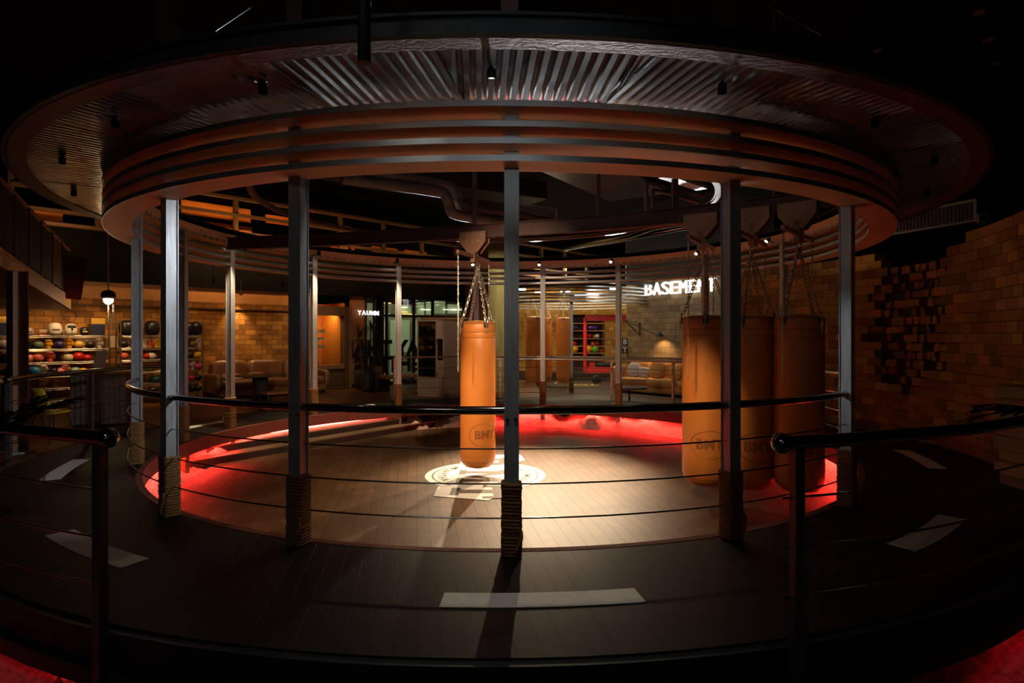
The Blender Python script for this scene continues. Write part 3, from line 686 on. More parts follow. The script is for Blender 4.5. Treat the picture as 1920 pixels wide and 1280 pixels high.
CN = {'#1c1a1c':'black','#5f6b50':'sage green','#e0a416':'yellow','#2e2352':'dark purple','#c98a1e':'mustard','#2a1a14':'dark brown','#a8988c':'pale grey','#d98080':'pale pink','#c75a44':'coral','#c8b08c':'cream speckled','#b01c1c':'red','#3d86b5':'blue','#d9807a':'salmon pink','#8fb0a6':'mint','#c8a24a':'gold','#d8cdbd':'white','#c03a78':'magenta','#6b5418':'bronze','#1b4a44':'teal'}
def row(rackname, shelf, items, cat_='glove'):
    cnt = {}
    for px, colr, v, sc in items: cnt[colr] = cnt.get(colr, 0)+1
    seen = {}
    for i, (px, colr, v, sc) in enumerate(items):
        seen[colr] = seen.get(colr, 0)+1; n = CN[colr]
        if cnt[colr] > 1: n = ['first','second','third','fourth','fifth'][seen[colr]-1]+' '+n+' glove from the left'
        else: n = n+' boxing glove'
        item('boxing_glove', colr, uAx(px), SZ[shelf]+.002, n+' on the '+{5:'top',4:'second',3:'third',2:'fourth',1:'fifth',0:'bottom'}[shelf]+' shelf of '+rackname, cat_, v, sc, 'boxing gloves on the wall racks')
LA, LB_ = 'the far-left rack', 'the post-side rack'
row(LA, 4, [(8,'#a8988c',1,1.5),(56,'#1c1a1c',0,.95),(70,'#5f6b50',1,1.25),(91,'#e0a416',0,1.05),(110,'#2e2352',1,1.3),(130,'#c98a1e',0,1.1),(149,'#c8a24a',1,1.25),(168,'#2a1a14',1,1.25),(186,'#a8988c',0,1.15)])
row(LA, 3, [(8,'#1c1a1c',1,1.3),(54,'#d98080',1,1.3),(71,'#c75a44',1,1.35),(94,'#c75a44',0,1.15),(125,'#c8b08c',1,1.25),(148,'#b01c1c',1,1.5),(163,'#b01c1c',1,1.1),(185,'#1c1a1c',0,1.25)])
row(LA, 2, [(12,'#1c1a1c',1,1.3),(62,'#3d86b5',1,1.45),(81,'#c8b08c',0,1.15),(97,'#1c1a1c',1,1.2),(113,'#d98080',1,1.1),(122,'#d9807a',0,1.15),(141,'#8fb0a6',1,1.15),(156,'#e0a416',1,1.0)])
row(LB_, 4, [(232,'#1c1a1c',1,1.3),(281,'#c75a44',0,1.0),(294,'#e0a416',0,1.0),(352,'#1c1a1c',0,.9),(360,'#6b5418',1,1.15),(372,'#d8cdbd',0,1.05)])
row(LB_, 3, [(231,'#c75a44',1,1.3),(274,'#b01c1c',1,1.1),(284,'#d8cdbd',1,1.2),(355,'#1c1a1c',1,1.2),(370,'#e0a416',1,1.2)])
row(LB_, 2, [(230,'#1c1a1c',1,1.2),(279,'#5f6b50',1,1.0),(352,'#d98080',0,.95),(361,'#d8cdbd',0,1.0),(371,'#c03a78',1,1.15)])
row(LB_, 1, [(232,'#1c1a1c',1,1.2),(290,'#1b4a44',1,1.2),(357,'#b01c1c',1,1.15),(370,'#1c1a1c',1,1.2)])
row(LB_, 0, [(235,'#1c1a1c',1,1.4),(285,'#1c1a1c',1,1.4),(357,'#1c1a1c',1,1.4),(369,'#1c1a1c',1,1.2)])
item('headguard', '#d8cdbd', uAx(103), 1.602, 'white headguard with a slot on top of the far-left rack', 'headguard', 2, 1.25, 'headguards on the racks', rz=0)
item('headguard', '#d8cdbd', uAx(133), 1.602, 'white headguard with black brow on top of the far-left rack', 'headguard', 2, 1.15, 'headguards on the racks', rz=0)
item('headguard', '#1c1a1c', uAx(158), 1.602, 'black headguard with yellow mark on the far-left rack', 'headguard', 2, .85, 'headguards on the racks', rz=0)
item('headguard', '#a8988c', uAx(55), 1.602, 'shiny grey headguard beside the column on the far-left rack', 'headguard', 2, .75, 'headguards on the racks', rz=0)
for o_ in [x for x in C.objects if x.name.startswith('headguard') and x.get('category') == 'headguard']:
    brow = 'brow' in o_['label']; dark = 'black headguard' in o_['label']
    if brow: MB().ell((0,-.062,.165), (.075,.055,.035), 14, 8, p=.7).obj('brow_patch', M['black'], o_, smooth=True); MB().ell((0,-.092,.125), (.022,.03,.05), 10, 8).obj('nose_guard', M['black'], o_, smooth=True)
    MB().ell((0,-.092 if not brow else -.095,.10 if not brow else .055), (.058 if not brow else .02,.024,.016 if not brow else .01), 14, 8, p=.6).obj('face_slot', M['ygl'] if dark else M['woodd'], o_, smooth=True)
for px, sc, w_ in ((237,1.6,'leftmost, beside the gap'), (285,1.6,'middle, seen between two steel posts'), (352,1.5,'third, touching the rightmost'), (366,1.55,'rightmost, by the rack pole')):
    item('belly_pad', '#1c1a1c', uAx(px), 1.602, 'glossy black pad on the rack top, '+w_, 'pad', 2, sc, 'black pads on the rack top', rz=0)
def crate(name, px, z, d, m, label, cat_, off=.30):
    return tag(MB().box((0,0,d[2]/2), d).obj(name, M[m], None, bevel=.004), label, cat_), onwall(Lu(px, off), off, z)
def place(o_, l): o_.location = l; o_.rotation_euler = (0,0,ZW); return o_
M['yel'] = mat('yellow_card', '#c89a28', .6); M['navy'] = mat('navy_box', (.012,.014,.04), .4); M['carton'] = mat('white_carton', '#cbb795', .7); M['redband'] = mat('red_band', '#a03020', .6)
for px, lb in ((182, 'navy box with yellow lid standing on the far-left rack'), (3, 'navy box with yellow lid at the left photo edge')):
    t = thing('box', lb, 'box', onwall(Lu(px, .30), .30, 1.602), ZW, 'navy and yellow boxes')
    MB().box((0,0,.13), (.26,.2,.26)).obj('box_body', M['navy'], t, bevel=.004); MB().box((0,0,.325), (.265,.205,.13)).obj('box_lid', M['yel'], t, bevel=.004)
for px, lb, ww in ((95,'white carton with a red printed band on the far-left rack',.42), (160,'plain white carton on the far-left rack',.38), (283,'white carton behind the coral glove on the second rack',.45), (234,'small white carton at the left end of the second rack',.16)):
    t = thing('carton', lb, 'box', onwall(Lu(px, .15), .15, 1.602 if px == 95 else 1.312), ZW, 'white cartons on the racks')
    hh = .13 if px == 95 else .22
    MB().box((0,0,hh/2), (ww,.14,hh)).obj('carton_body', M['carton'], t, bevel=.003)
    if px == 95: MB().box((0,-.071,.045), (ww,.002,.04)).obj('red_band', M['redband'], t)
o = MB().box((0,0,.14), (.17,.02,.28)).obj('wall_board', M['carton']); place(o, onwall(Lu(213,.02), .02, 1.32)); tag(o, 'small pale board on the brick wall between the two racks', 'board')
# chain hoist lamp
p = P(203, 556, 12.6)
t = thing('chain_lamp', 'caged black lamp hanging on a long chain before the glove racks', 'pendant light', p)
chain(MB(), (0,0,.1), (0,0,1.35), pitch=.05, L=.06, W=.03, r=.006).obj('hanging_chain', M['chain'], t)
MB().lathe([(.02,.14),(.09,.12),(.13,.07),(.14,.0),(.11,-.04),(.02,-.05)], 18).obj('lamp_cap', M['black'], t, smooth=True)
MB().ell((0,0,-.07), (.095,.095,.09), 16, 10).obj('bulb', mat('bulb_glow', (1,.9,.7), .4, emit=(1,.83,.6), estr=14), t, smooth=True)
for sx in (0, .11): chain(MB(), (sx,.1*0,-.17), (sx,0,-.68), pitch=.05, L=.06, W=.03, r=.006).obj('pull_chain', M['chain'], t)
for k in range(6): MB().bar((.13*math.cos(k*PI/3), .13*math.sin(k*PI/3), -.02), (.06*math.cos(k*PI/3), .06*math.sin(k*PI/3), -.16), .006, .006).obj('cage_bar', M['black'], t)
light('POINT', p+Vector((0,-.0,-.25)), 10, AMBER, size=.09)
# wall downlights on the header ledge of the left wall
def downl(px, off, z, e, label, tgtoff=.0, angle=75, color=AMBER, tz_=.6):
    u = Lu(px, off); p = onwall(u, off, z); q = onwall(u, tgtoff, tz_)
    lamp('wall_spotlight', p, q, label, 'ceiling spotlights along the left wall', on=e, mount=p+Vector((0,0,.35)), angle=angle, color=color, blend=.7)
downl(-20, 1.6, 2.85, 90, 'black spotlight above the far-left rack, left end'); downl(110, 1.6, 2.9, 90, 'black spotlight above the middle of the far-left rack')
downl(205, 1.5, 2.9, 75, 'black spotlight above the gap between the racks'); downl(300, 1.5, 2.9, 60, 'black spotlight above the second rack')
downl(452, .35, 2.72, 110, 'black spotlight close to the brick wall over the leather sofa', 0, 70, AMBER, 1.0)
downl(400, 1.5, 2.9, 26, 'black spotlight left of the leather sofa'); downl(530, 1.5, 2.9, 32, 'black spotlight right of the leather sofa')
# ply-band glow comes from these lamps too; cable loop
tag(MB().tube([onwall(Lu(131,.03)+.32*math.cos(x)*.38, .03, 2.06+.13*math.sin(x)-.02) for x in [i*2*PI/24 for i in range(24)]], .006, 5, closed=True).obj('cable_loop', M['black']), 'thin black cable loop on the brick wall above the headguards', 'cable')

downl(655, 2.2, 3.9, 120, 'black fill spotlight added above the framed window', .1, 60, WARM, 1.0)  # spot added to brighten the plants and the rust panel
p = P(800, 300, 14.2); lamp('wall_spotlight', p, P(850, 680, 17), 'black fill spotlight added above the white cabinet', 'ceiling spotlights along the left wall', on=330, mount=p+Vector((0,0,.2)), angle=46, color=WARM, blend=1)  # downlight added to bring up the dark cabinet
p = P(1000, 330, 14.6); lamp('wall_spotlight', p, P(940, 600, 17), 'black fill spotlight added to brighten the wood-grain column', 'ceiling spotlights along the left wall', on=900, mount=p+Vector((0,0,.2)), angle=50, color=(1,.85,.5), blend=1)  # warm greenish spot added to bring up the column face
# leather sofa
def pillowy(b, c, d, p=.55, m=None): return b.ell(c, (d[0]/2, d[1]/2, d[2]/2), 24, 14, p=p, m=m)
uS0, uS1 = Lu(402, .6), Lu(600, .6); W = uS1-uS0
t = thing('leather_sofa', 'long brown leather sofa with loose back cushions against the brick wall', 'sofa', onwall((uS0+uS1)/2, .55), ZW)
MB().box((0,0,.17), (W,.92,.20)).obj('sofa_base', M['leather'], t, bevel=.03)
for k in range(3): pillowy(MB(), (-W/3+W/3*k, -.06, .36), (W/3*.98,.86,.22), .4).obj('seat_cushion', M['leather'], t, smooth=True)
for k in range(3): pillowy(MB(), (-W/3+W/3*k, .32, .66), (W/3*.99,.30,.60), .45).obj('back_cushion', M['leather'], t, smooth=True)
for s in (-1, 1): pillowy(MB(), (s*(W/2+.02), 0, .38), (.20,.95,.50), .4).obj('armrest', M['leather'], t, smooth=True)
for x, y in ((-W/2+.08,-.4),(W/2-.08,-.4),(-W/2+.08,.4),(W/2-.08,.4)): MB().box((x,y,.035), (.06,.06,.07)).obj('leg', M['black'], t)
for x, lb in ((-W/2+.42,'left end'), (-W/2+1.05,'second from the left')):
    o = pillowy(MB(), (0,0,.06), (.52,.42,.14), .6).obj('cushion', M['leather'], smooth=True); o.location = t.location+Matrix.Rotation(ZW,3,'Z')@Vector((x,-.12,.46)); o.rotation_euler = (R(20),0,ZW); tag(o, 'loose tan leather cushion on the brown sofa, '+lb, 'cushion', 'loose cushions on the leather sofa')
# round pedestal table
p = P(488, 762, 13.6); 
t = thing('pedestal_table', 'dark round pedestal table in front of the leather sofa', 'table', (p.x, p.y, -.012))
MB().lathe([(.55,.70),(.56,.715),(.55,.73),(.02,.735)], 36).obj('tabletop', M['woodd'], t, smooth=True); MB().lathe([(.28,0),(.27,.02),(.16,.35),(.17,.70)], 24).obj('pedestal', M['charcoal'], t, smooth=True)
p = P(535, 765, 13.2)
t = thing('lounge_stool', 'low dark metal-framed bench beside the round table', 'bench', (p.x, p.y, -.012), ZW)
MB().box((0,0,.38), (1.0,.42,.06)).obj('seat', M['leather'], t, bevel=.02)
for x in (-.46,.46):
    for y in (-.18,.18): MB().box((x,y,.175), (.025,.025,.35)).obj('leg', M['black'], t)

# framed display window right of the sofa
u0, u1 = Lu(590), Lu(657); zt, zb = Lz(640, 592), Lz(640, 683); ztop = Lz(640, 574)
t = thing('framed_window', 'dark-framed display window with wooden surround and panelled lower half', 'window', onwall(u0, 0, 0))
off = Vector(t.location)
def kid(b, nm, m, par=None, sm=False):
    o = b.obj(nm, M[m], par or t, smooth=sm); o.matrix_parent_inverse = Matrix.Translation(-off); return o
um = Lu(642)-.15; uf = Lu(650)
kid(wallbox(MB(), u0, u1, ztop-.02, 2.47, -.1, .1), 'head_board', 'woodm')
kid(wallbox(MB(), uf, u1, 0, ztop-.02, -.1, .1), 'side_board', 'woodm')
kid(wallbox(MB(), u0, uf, zt, ztop-.02, -.12, .14), 'frame_top', 'woodd'); kid(wallbox(MB(), um+.15, uf, 0, zt, -.12, .14), 'frame_side', 'woodd')
kid(wallbox(MB(), u0, um+.15, zb-.12, zb, -.1, .12), 'window_sill', 'woodm'); kid(wallbox(MB(), u0, um+.15, 0, zb-.12, -.1, .05), 'lower_panel', 'woodd'); kid(wallbox(MB(), u0+.1, um+.05, .12, zb-.24, .05, .08), 'panel_moulding', 'woodd')
kid(wallbox(MB(), u0, um+.15, zb, zt, -.03, -.02), 'pane', 'glass')
b = wallbox(MB(), u0-.3, um+.7, .0, 2.6, -1.5, -1.4); kid(b, 'niche_back', 'litg' if 0 else 'cab'); kid(wallbox(MB(), um+.16, um+.3, .0, 2.6, -1.4, -.12), 'niche_side', 'orange'); kid(wallbox(MB(), um-.45, um+.16, .0, 2.6, -1.39, -1.3), 'niche_panel', 'orange')
light('AREA', onwall(um-.3, -.5, 2.3), 22, AMBER, onwall(um-.2, -1.3, .6), sx=.8, sy=.3, name='niche_light')
for k, (du, tilt, c) in enumerate(((-.62,.16,'red'), (-.50,.12,'brown'), (-.38,.05,'red'), (-.24,-.08,'brown'))):
    a_ = onwall(um+du, -.5-.05*k, 0.05); b_ = onwall(um+du+tilt*1.4, -1.0, 2.15-.1*k); m_ = M['red'] if c == 'red' else M['brown']
    bb = MB(); bb.bar(a_, b_, .10, .02); tag(bb.obj('ski', m_, bevel=.004), ['leftmost dark red','second, brown','third, dark red','rightmost brown'][k]+' long board leaning inside the framed window', 'board', 'boards leaning in the window')
def walltext(s, u, off_, z, size, m, nm, mirror=False, depth=.02, bold=.02, parent=None, offv=None, al='CENTER'):
    vs_, fs_ = text_mesh(s, size, depth, bold, al); out = []
    for v in vs_:
        x = -v.x if mirror else v.x; out.append(tuple(onwall(u+x, off_+v.z, z+v.y)))
    o = MB().add(out, fs_).obj(nm, m, parent)
    if parent: o.matrix_parent_inverse = Matrix.Translation(-offv)
    return o
kid(wallbox(MB(), u0, u0+.5, zt-.5, zt-.3, -1.38, -1.36), 'niche_poster', 'white')
walltext('C', Lu(601), -.04, Lz(601, 643), .42, M['white'], 'window_letter', False, .004, .02, t, off)
walltext('NN', Lu(604), -.04, Lz(604, 621), .16, M['white'], 'window_letter', False, .004, .01, t, off)
o = tag(wallbox(MB(), u0, u0+.6, 2.36, 2.72, .10, .12).obj('light_panel', M['lit']), 'bright strip reflection panel above the framed window', 'light')
bpy.data.objects.remove(o)

# storefront glazing
v0, v1 = u1, Lu(872)
t = thing('storefront', 'tall glass storefront with mirrored black lettering and dark mullions', 'storefront', onwall(v0, 0, 0)); off = Vector(t.location)

M['orangew'] = mat('rust_plaster', (.36,.14,.055), .55)
kid(wallbox(MB(), v0, Lu(686), -.01, 2.84, -.06, -.01), 'wall_panel', 'orangew')
kid(wallbox(MB(), Lu(686), v1, .02, 2.84, -.03, -.02), 'pane', 'glass')
for px in (686, 703, 726, 777, 812, 870): kid(wallbox(MB(), Lu(px)-.03, Lu(px)+.03, 0, 2.84, -.08, .02), 'mullion', 'black')
kid(wallbox(MB(), Lu(724)-.12, Lu(724)+.12, 0, 2.84, -.6, -.3), 'dark_column', 'black')
zm = Lz(760, 592); kid(wallbox(MB(), Lu(686), v1, zm-.04, zm+.04, -.08, .02), 'transom', 'black')
kid(wallbox(MB(), v0, v1, -.01, .10, -.1, .03), 'kick_plate', 'black')
for (pa, pb, ya, yb, m_) in ((742,770,572,592,'litg'),(783,795,566,590,'litg'),(800,812,566,590,'litg'),(816,835,562,588,'litg'),(840,862,570,588,'litg'),(700,724,600,720,'litg'),(733,745,600,720,'litg'),(752,768,600,660,'litg'),(775,783,600,735,'litg')):
    z0_, z1_ = sorted((Lz(pa, ya, -3), Lz(pa, yb, -3))); kid(wallbox(MB(), Lu(pa, -3), Lu(pb, -3), z0_, z1_, -3.06, -3.0), 'back_room_panel', m_)
for px, py, w_ in ((745,585,.5),(750,577,.35),(757,590,.6),(790,581,.5),(832,581,.7),(850,581,.5),(721,569,.3),(722,590,.2)):
    kid(wallbox(MB(), Lu(px,-2.9), Lu(px,-2.9)+w_, Lz(px,py,-2.9), Lz(px,py,-2.9)+.05, -2.95, -2.9), 'back_room_tube', 'lit' if px % 2 else 'sign2') if 'sign2' in M else None
kid(wallbox(MB(), Lu(690,-3.2), Lu(880,-3.2), 0, 2.84, -3.4, -3.3), 'back_room_wall', 'cab'); light('AREA', onwall(Lu(760,-2), -1.2, 2.9), 34, (.8,.9,.6), onwall(Lu(760,-3), -3.3, 1.2), sx=4, sy=.3, name='back_room_fill')  # area fill added so the glass letters stand out against the wall
z1_ = Lz(713, 603); tag(wallbox(MB(), Lu(702.5,-.6), Lu(713,-.6), Lz(708,619,-.6), Lz(708,604,-.6), -.62, -.58).obj('lit_sign', M['lit']), 'small glowing amber square light behind the storefront glass', 'light')
zc1, zc2 = Lz(770, 657), Lz(770, 688)
cw = (Lu(790)-Lu(655))
walltext('MUAY THAI', Lu(654), .005, Lz(690, 655), .70, M['black'], 'glass_letters', True, .004, .035, t, off, 'RIGHT')
walltext('FIGHTING', Lu(664), .005, Lz(690, 686), .70, M['black'], 'glass_letters', True, .004, .035, t, off, 'RIGHT')
t2 = thing('shop_sign', 'small glowing white YAUMM letters over the storefront plants', 'sign', onwall(Lu(685), .1, Lz(685, 587))); so = Vector(t2.location)
adv = (Lu(707)-Lu(666))/5
for i, ch in enumerate('YAUMM'): walltext(ch, Lu(666)+adv*(i+.5), .12, Lz(685, 587), .20, M['sign'], 'letter', False, .03, .001, t2, so)
# planters with dracaena
def dracaena(px, py, y, label, hs, seed):
    rnd = random.Random(seed); p = P(px, py, y)
    t = thing('potted_dracaena', label, 'plant', (p.x, p.y, -.012))
    MB().lathe([(.20,0),(.27,.05),(.30,.35),(.29,.55),(.26,.56),(.25,.5),(.02,.5)], 24).obj('pot', M['pot'], t, smooth=True)
    for (dx, h) in hs:
        MB().tube([(dx*.2,0,.5),(dx*.7,.02,.5+(h-.5)*.5),(dx,0,h)], [.025,.02,.016], 7).obj('stem', M['woodd'], t, smooth=True)
        b = MB()
        for k in range(46):
            a = rnd.uniform(0, 2*PI); el = rnd.uniform(-.35, 1.35); L = rnd.uniform(.34, .52); d = Vector((math.cos(a)*math.cos(el), math.sin(a)*math.cos(el), math.sin(el))); s = d.cross(Vector((0,0,1))); s = s.normalized() if s.length > .01 else Vector((1,0,0))
            o0 = Vector((dx, 0, h)); mid = o0+d*L*.5; tip = o0+d*L-Vector((0,0,.10*math.cos(el)))
            b.add([o0-s*.008, o0+s*.008, mid+s*.016, mid-s*.016, tip], [(0,1,2,3),(3,2,4)])
        b.obj('leaf_crown', M['leaf'], t)
    return t
dracaena(683, 724, 18.2, 'tall potted dracaena in a grey pot before the storefront', ((-.15,1.55),(.2,1.78),(.34,1.05)), 2)
dracaena(694, 724, 17.6, 'shorter spiky dracaena just right of the tall one', ((.15,1.35),(-.1,.98)), 5)
o = tag(MB().box((0,0,.35), (.28,.28,.7)).obj('wooden_stool', M['woodm'], bevel=.01), 'small wooden stool block beside the plant pots', 'stool'); p = P(707, 718, 17.9); o.location = (p.x, p.y, -.012)
p = P(757, 700, 17.8)
t = thing('display_bench', 'low dark bench with stacked pads behind the steel post', 'bench', (p.x, p.y, -.012), ZW)
MB().box((0,0,.42), (1.5,.5,.10)).obj('seat', M['woodm'], t, bevel=.02)
for x in (-.65,.65): MB().box((x,0,.18), (.08,.4,.36)).obj('leg', M['black'], t)
# white cabinet
def px2(px, y): return ((px-960)/F*y, y)
A_ = Vector((*px2(782, 16.2), 0)); B_ = Vector((*px2(832.5, 15.7), 0)); D_ = Vector((*px2(866, 18.2), 0))
ex = (B_-A_); W = ex.length; rz = math.atan2(ex.y, ex.x); H = 2.03
t = thing('glass_cabinet', 'tall white cabinet with a tinted glass door and empty shelves', 'cabinet', (A_.x, A_.y, -.012), rz)
dp = 1.0
MB().box((W/2, dp-.02, H/2), (W,.04,H)).obj('back_panel', M['cab'], t); 
for x in (.02, W-.02): MB().box((x, dp/2, H/2), (.04,dp,H)).obj('side_panel', M['cab'], t)
MB().box((W/2, dp/2, H-.02), (W,dp,.04)).obj('top_panel', M['cab'], t); MB().box((W/2, dp/2, .04), (W,dp,.08)).obj('plinth', M['cab'], t)
xd = W*.69
MB().box((xd, dp/2, H/2), (.03,dp-.04,H)).obj('divider', M['cab'], t)
for k in range(6): MB().box((xd*.76, dp*.45, .62+.225*k), (xd*.42,dp*.8,.025)).obj('shelf', M['cab'], t)
MB().box((xd/2, .015, .28), (xd-.03,.03,.46)).obj('drawer_front', M['cab'], t, bevel=.004); MB().box((xd*.45, -.003, .34), (xd*.6,.006,.16)).obj('drawer_inset', M['cab'], t)
MB().box((xd/2+.01, .012, 1.26), (xd-.04,.012,1.46)).obj('glass_door', M['cglass'], t)
MB().box(((xd+W)/2, .012, H-.26), (W-xd-.03,.024,.48)).obj('upper_front', M['cab'], t); MB().box(((xd+W)/2, .05, 1.27), (W-xd-.10,.02,.58)).obj('dark_screen', M['blackgl'], t)
d = MB().box(((xd+W)/2, .012, .50), (W-xd-.03,.024,.92)).obj('door', M['cab'], t, bevel=.003); MB().box((xd+.06, -.006, .62), (.05,.02,.10)).obj('handle', M['troll'], d)
tag(MB().box((0,0,0), (1.4,.9,.05)).obj('timber_board', M['woodm']), 'flat wooden boards stacked on top of the white cabinet', 'board').location = (A_.x+.75, A_.y+.7, H+.04)
# wood-grained column with a brown flank
a_ = Vector((*px2(915, 16.9), 0)); b_ = Vector((*px2(968, 17.2), 0)); c_ = Vector((*px2(872, 18.4), 0)); 
t = thing('square_column', 'tall square column faced in olive wood-grain boards with a brown flank', 'column', (a_.x, a_.y, ROOM))
pr = [a_-a_, b_-a_, b_-a_+(c_-a_), c_-a_]
MB().prism([(q.x, q.y) for q in pr], 0, 6.4).obj('column_core', M['brownw'], t)
e = (b_-a_); n_ = Vector((e.y, -e.x, 0)).normalized(); MB().prism([(0,0), (e.x,e.y), (e.x+n_.x*.03, e.y+n_.y*.03), (n_.x*.03, n_.y*.03)], 0, 6.4).obj('wood_grain_face', M['stone'], t)

# corrugated counter, chairs, mezzanine on the far left
p0, p1 = Vector(px2(131, 10.6)), Vector(px2(236, 10.9))
t = thing('corrugated_counter', 'counter clad in upright corrugated metal with a wooden top', 'counter', (p0.x, p0.y, -.012), math.atan2((p1-p0).y, (p1-p0).x)); W = (p1-p0).length
vs = []; n = 60
for i in range(n+1):
    x = W*i/n; y = -.03*math.sin(i*PI/3)
    vs += [(x, y, .03), (x, y, .93)]
MB().add(vs, [(2*i, 2*i+2, 2*i+3, 2*i+1) for i in range(n)]).obj('corrugated_front', M['litmetal'], t, smooth=True)
MB().box((W/2, .35, .46), (W-.02,.6,.90)).obj('counter_body', M['woodd'], t); MB().box((W/2, .3, .95), (W+.1,.78,.05)).obj('counter_top', M['woodl'], t, bevel=.006)
o = tag(MB().box((0,0,.18), (.02,.30,.36), m=Matrix.Rotation(.15,3,'Y')).obj('menu_stand', M['cab']), 'small upright board standing on the corrugated counter', 'board'); o.location = (*px2(188, 11.2), .97)
def shell_chair(px, y, label, colr, rz):
    t = thing('shell_chair', label, 'chair', (*px2(px, y), -.012), rz, 'shell chairs by the counter')
    pillowy(MB(), (0,0,.45), (.44,.44,.06), .7).obj('seat', gcol(colr), t, smooth=True)
    b = MB(); vs = []; 
    for i in range(9):
        for j in range(6):
            a = -.9+1.8*i/8; z = .47+.36*j/5; w = 1-.5*(j/5)**2*abs(a); vs.append((.24*math.sin(a)*w, .22*math.cos(a)*.7+.04+.08*j/5, z))
    b.add(vs, [(i*6+j, i*6+j+1, (i+1)*6+j+1, (i+1)*6+j) for i in range(8) for j in range(5)]); o = b.obj('backrest', gcol(colr), t, smooth=True); md = o.modifiers.new('s', 'SOLIDIFY'); md.thickness = .012
    for sx in (-1, 1):
        for sy in (-1, 1): MB().tube([(sx*.14, sy*.13, .43), (sx*.23, sy*.22, 0)], .010, 6).obj('leg', M['wire'], t, smooth=True)
shell_chair(97, 9.2, 'yellow shell chair with thin metal legs by the corrugated counter', '#d8b02c', 2.9)
shell_chair(52, 10.4, 'orange shell chair half hidden behind the steel column', '#b8581e', 2.2)
p = px2(-30, 9.4); t = thing('bar_table', 'pale wooden table edge at the far left of the photo', 'table', (*p, -.012)); MB().box((0,0,.93), (1.1,.7,.05)).obj('tabletop', M['woodl'], t, bevel=.006)
for x in (-.5,.5): MB().box((x,0,.45), (.05,.5,.90)).obj('leg', M['black'], t)
# steel column and sloping stair with its guard
p = px2(33, 8.3)
t = thing('steel_column', 'brown steel column carrying the stair at the far left', 'column', (*p, -.012), -.5)
b = MB(); b.box((0,-.085,1.25), (.19,.014,2.5)); b.obj('front_flange', M['woodm'], t); MB().box((0,.085,1.25), (.19,.014,2.5)).obj('rear_flange', M['woodm'], t); MB().box((0,0,1.25), (.014,.16,2.5)).obj('web', M['woodm'], t); MB().box((0,0,.01), (.3,.3,.02)).obj('base_plate', M['steel'], t)
s0, s1 = P(-40, 440, 7.6), P(133, 560, 12.4)
t = thing('stair_flight', 'dark wooden stair flight with mesh guard rising at the far left', 'stairs', s1); off = Vector(t.location)
def slant(z0, z1, w0, w1, nm, m_, f0=0, f1=1):
    d = (s1-s0); sd = Vector((-d.y, d.x, 0)).normalized(); a, b_ = s0+d*f0, s0+d*f1; vs = []
    for p_ in (a, b_):
        for wv, zv in ((w0,z0),(w1,z0),(w1,z1),(w0,z1)): vs.append(p_+sd*wv+Vector((0,0,zv)))
    return kid(MB().add(vs, [(0,1,2,3),(7,6,5,4),(0,4,5,1),(1,5,6,2),(2,6,7,3),(3,7,4,0)]), nm, m_)
slant(-.22, .04, 0, .05, 'stringer', 'woodl'); slant(-.22, -.18, .05, 3.2, 'soffit', 'woodd'); slant(.0, .03, .05, 3.2, 'tread_deck', 'woodd')
slant(.98, 1.02, 0, .04, 'guard_rail', 'troll')
for k in range(7): slant(.04, 1.0, 0, .03, 'guard_post', 'black', k/7, k/7+.012)
for k in range(6): slant(.08, .94, .01, .02, 'guard_panel', 'woodd' if k == 5 else 'charcoal', k/7+.02, (k+1)/7)
p = P(131, 520, 12.0); o = tag(MB().box((0,0,0), (.06,.5,.85), m=Matrix.Rotation(.14,3,'Y')@Matrix.Rotation(-.5,3,'Z')).obj('wall_screen', M['blackgl'], bevel=.01), 'thin dark screen tilted at the top of the stair', 'screen'); o.location = p
# palm fronds, left and right
def frond(p, d, L, nl, label, seed, leafL=.16, wd=.014):
    rnd = random.Random(seed); t = thing('palm_plant', label, 'plant', p); d = Vector(d).normalized()
    for q in range(3):
        dd = (d+Vector((rnd.uniform(-.2,.2), rnd.uniform(-.25,.25), rnd.uniform(-.15,.25)))).normalized(); pts = [Vector((0,0,0))+dd*L*k/10+Vector((0,0,-.22*L*(k/10)**2)) for k in range(11)]
        st = MB().tube(pts, [.008-.0005*k for k in range(11)], 5).obj('stem', M['leaf'], t); b = MB()
        for k in range(nl):
            f = .12+.88*k/nl; i = min(9, int(f*10)); o0 = pts[i].lerp(pts[i+1], f*10-i); tg = (pts[i+1]-pts[i]).normalized(); s = tg.cross(Vector((0,0,1))).normalized()
            for sg in (-1, 1):
                ld = (s*sg*.8+tg*.65+Vector((0,0,rnd.uniform(-.35,.1)))).normalized(); ln = leafL*(1.1-.5*f)*rnd.uniform(.8,1.15); w2 = tg*wd
                b.add([o0, o0+ld*ln*.4+w2, o0+ld*ln, o0+ld*ln*.4-w2], [(0,1,2,3)])
        b.obj('frond_leaves', M['leaf'], t)
    return t
frond(P(-40, 830, 3.3), (.75, .15, .52), .62, 24, 'dark green palm fronds reaching in from the left edge', 3, .15)
frond(P(1945, 770, 4.6), (-1, .1, .12), .52, 10, 'dark glossy leafy plant at the right edge above the handrail', 8, .15, .026)
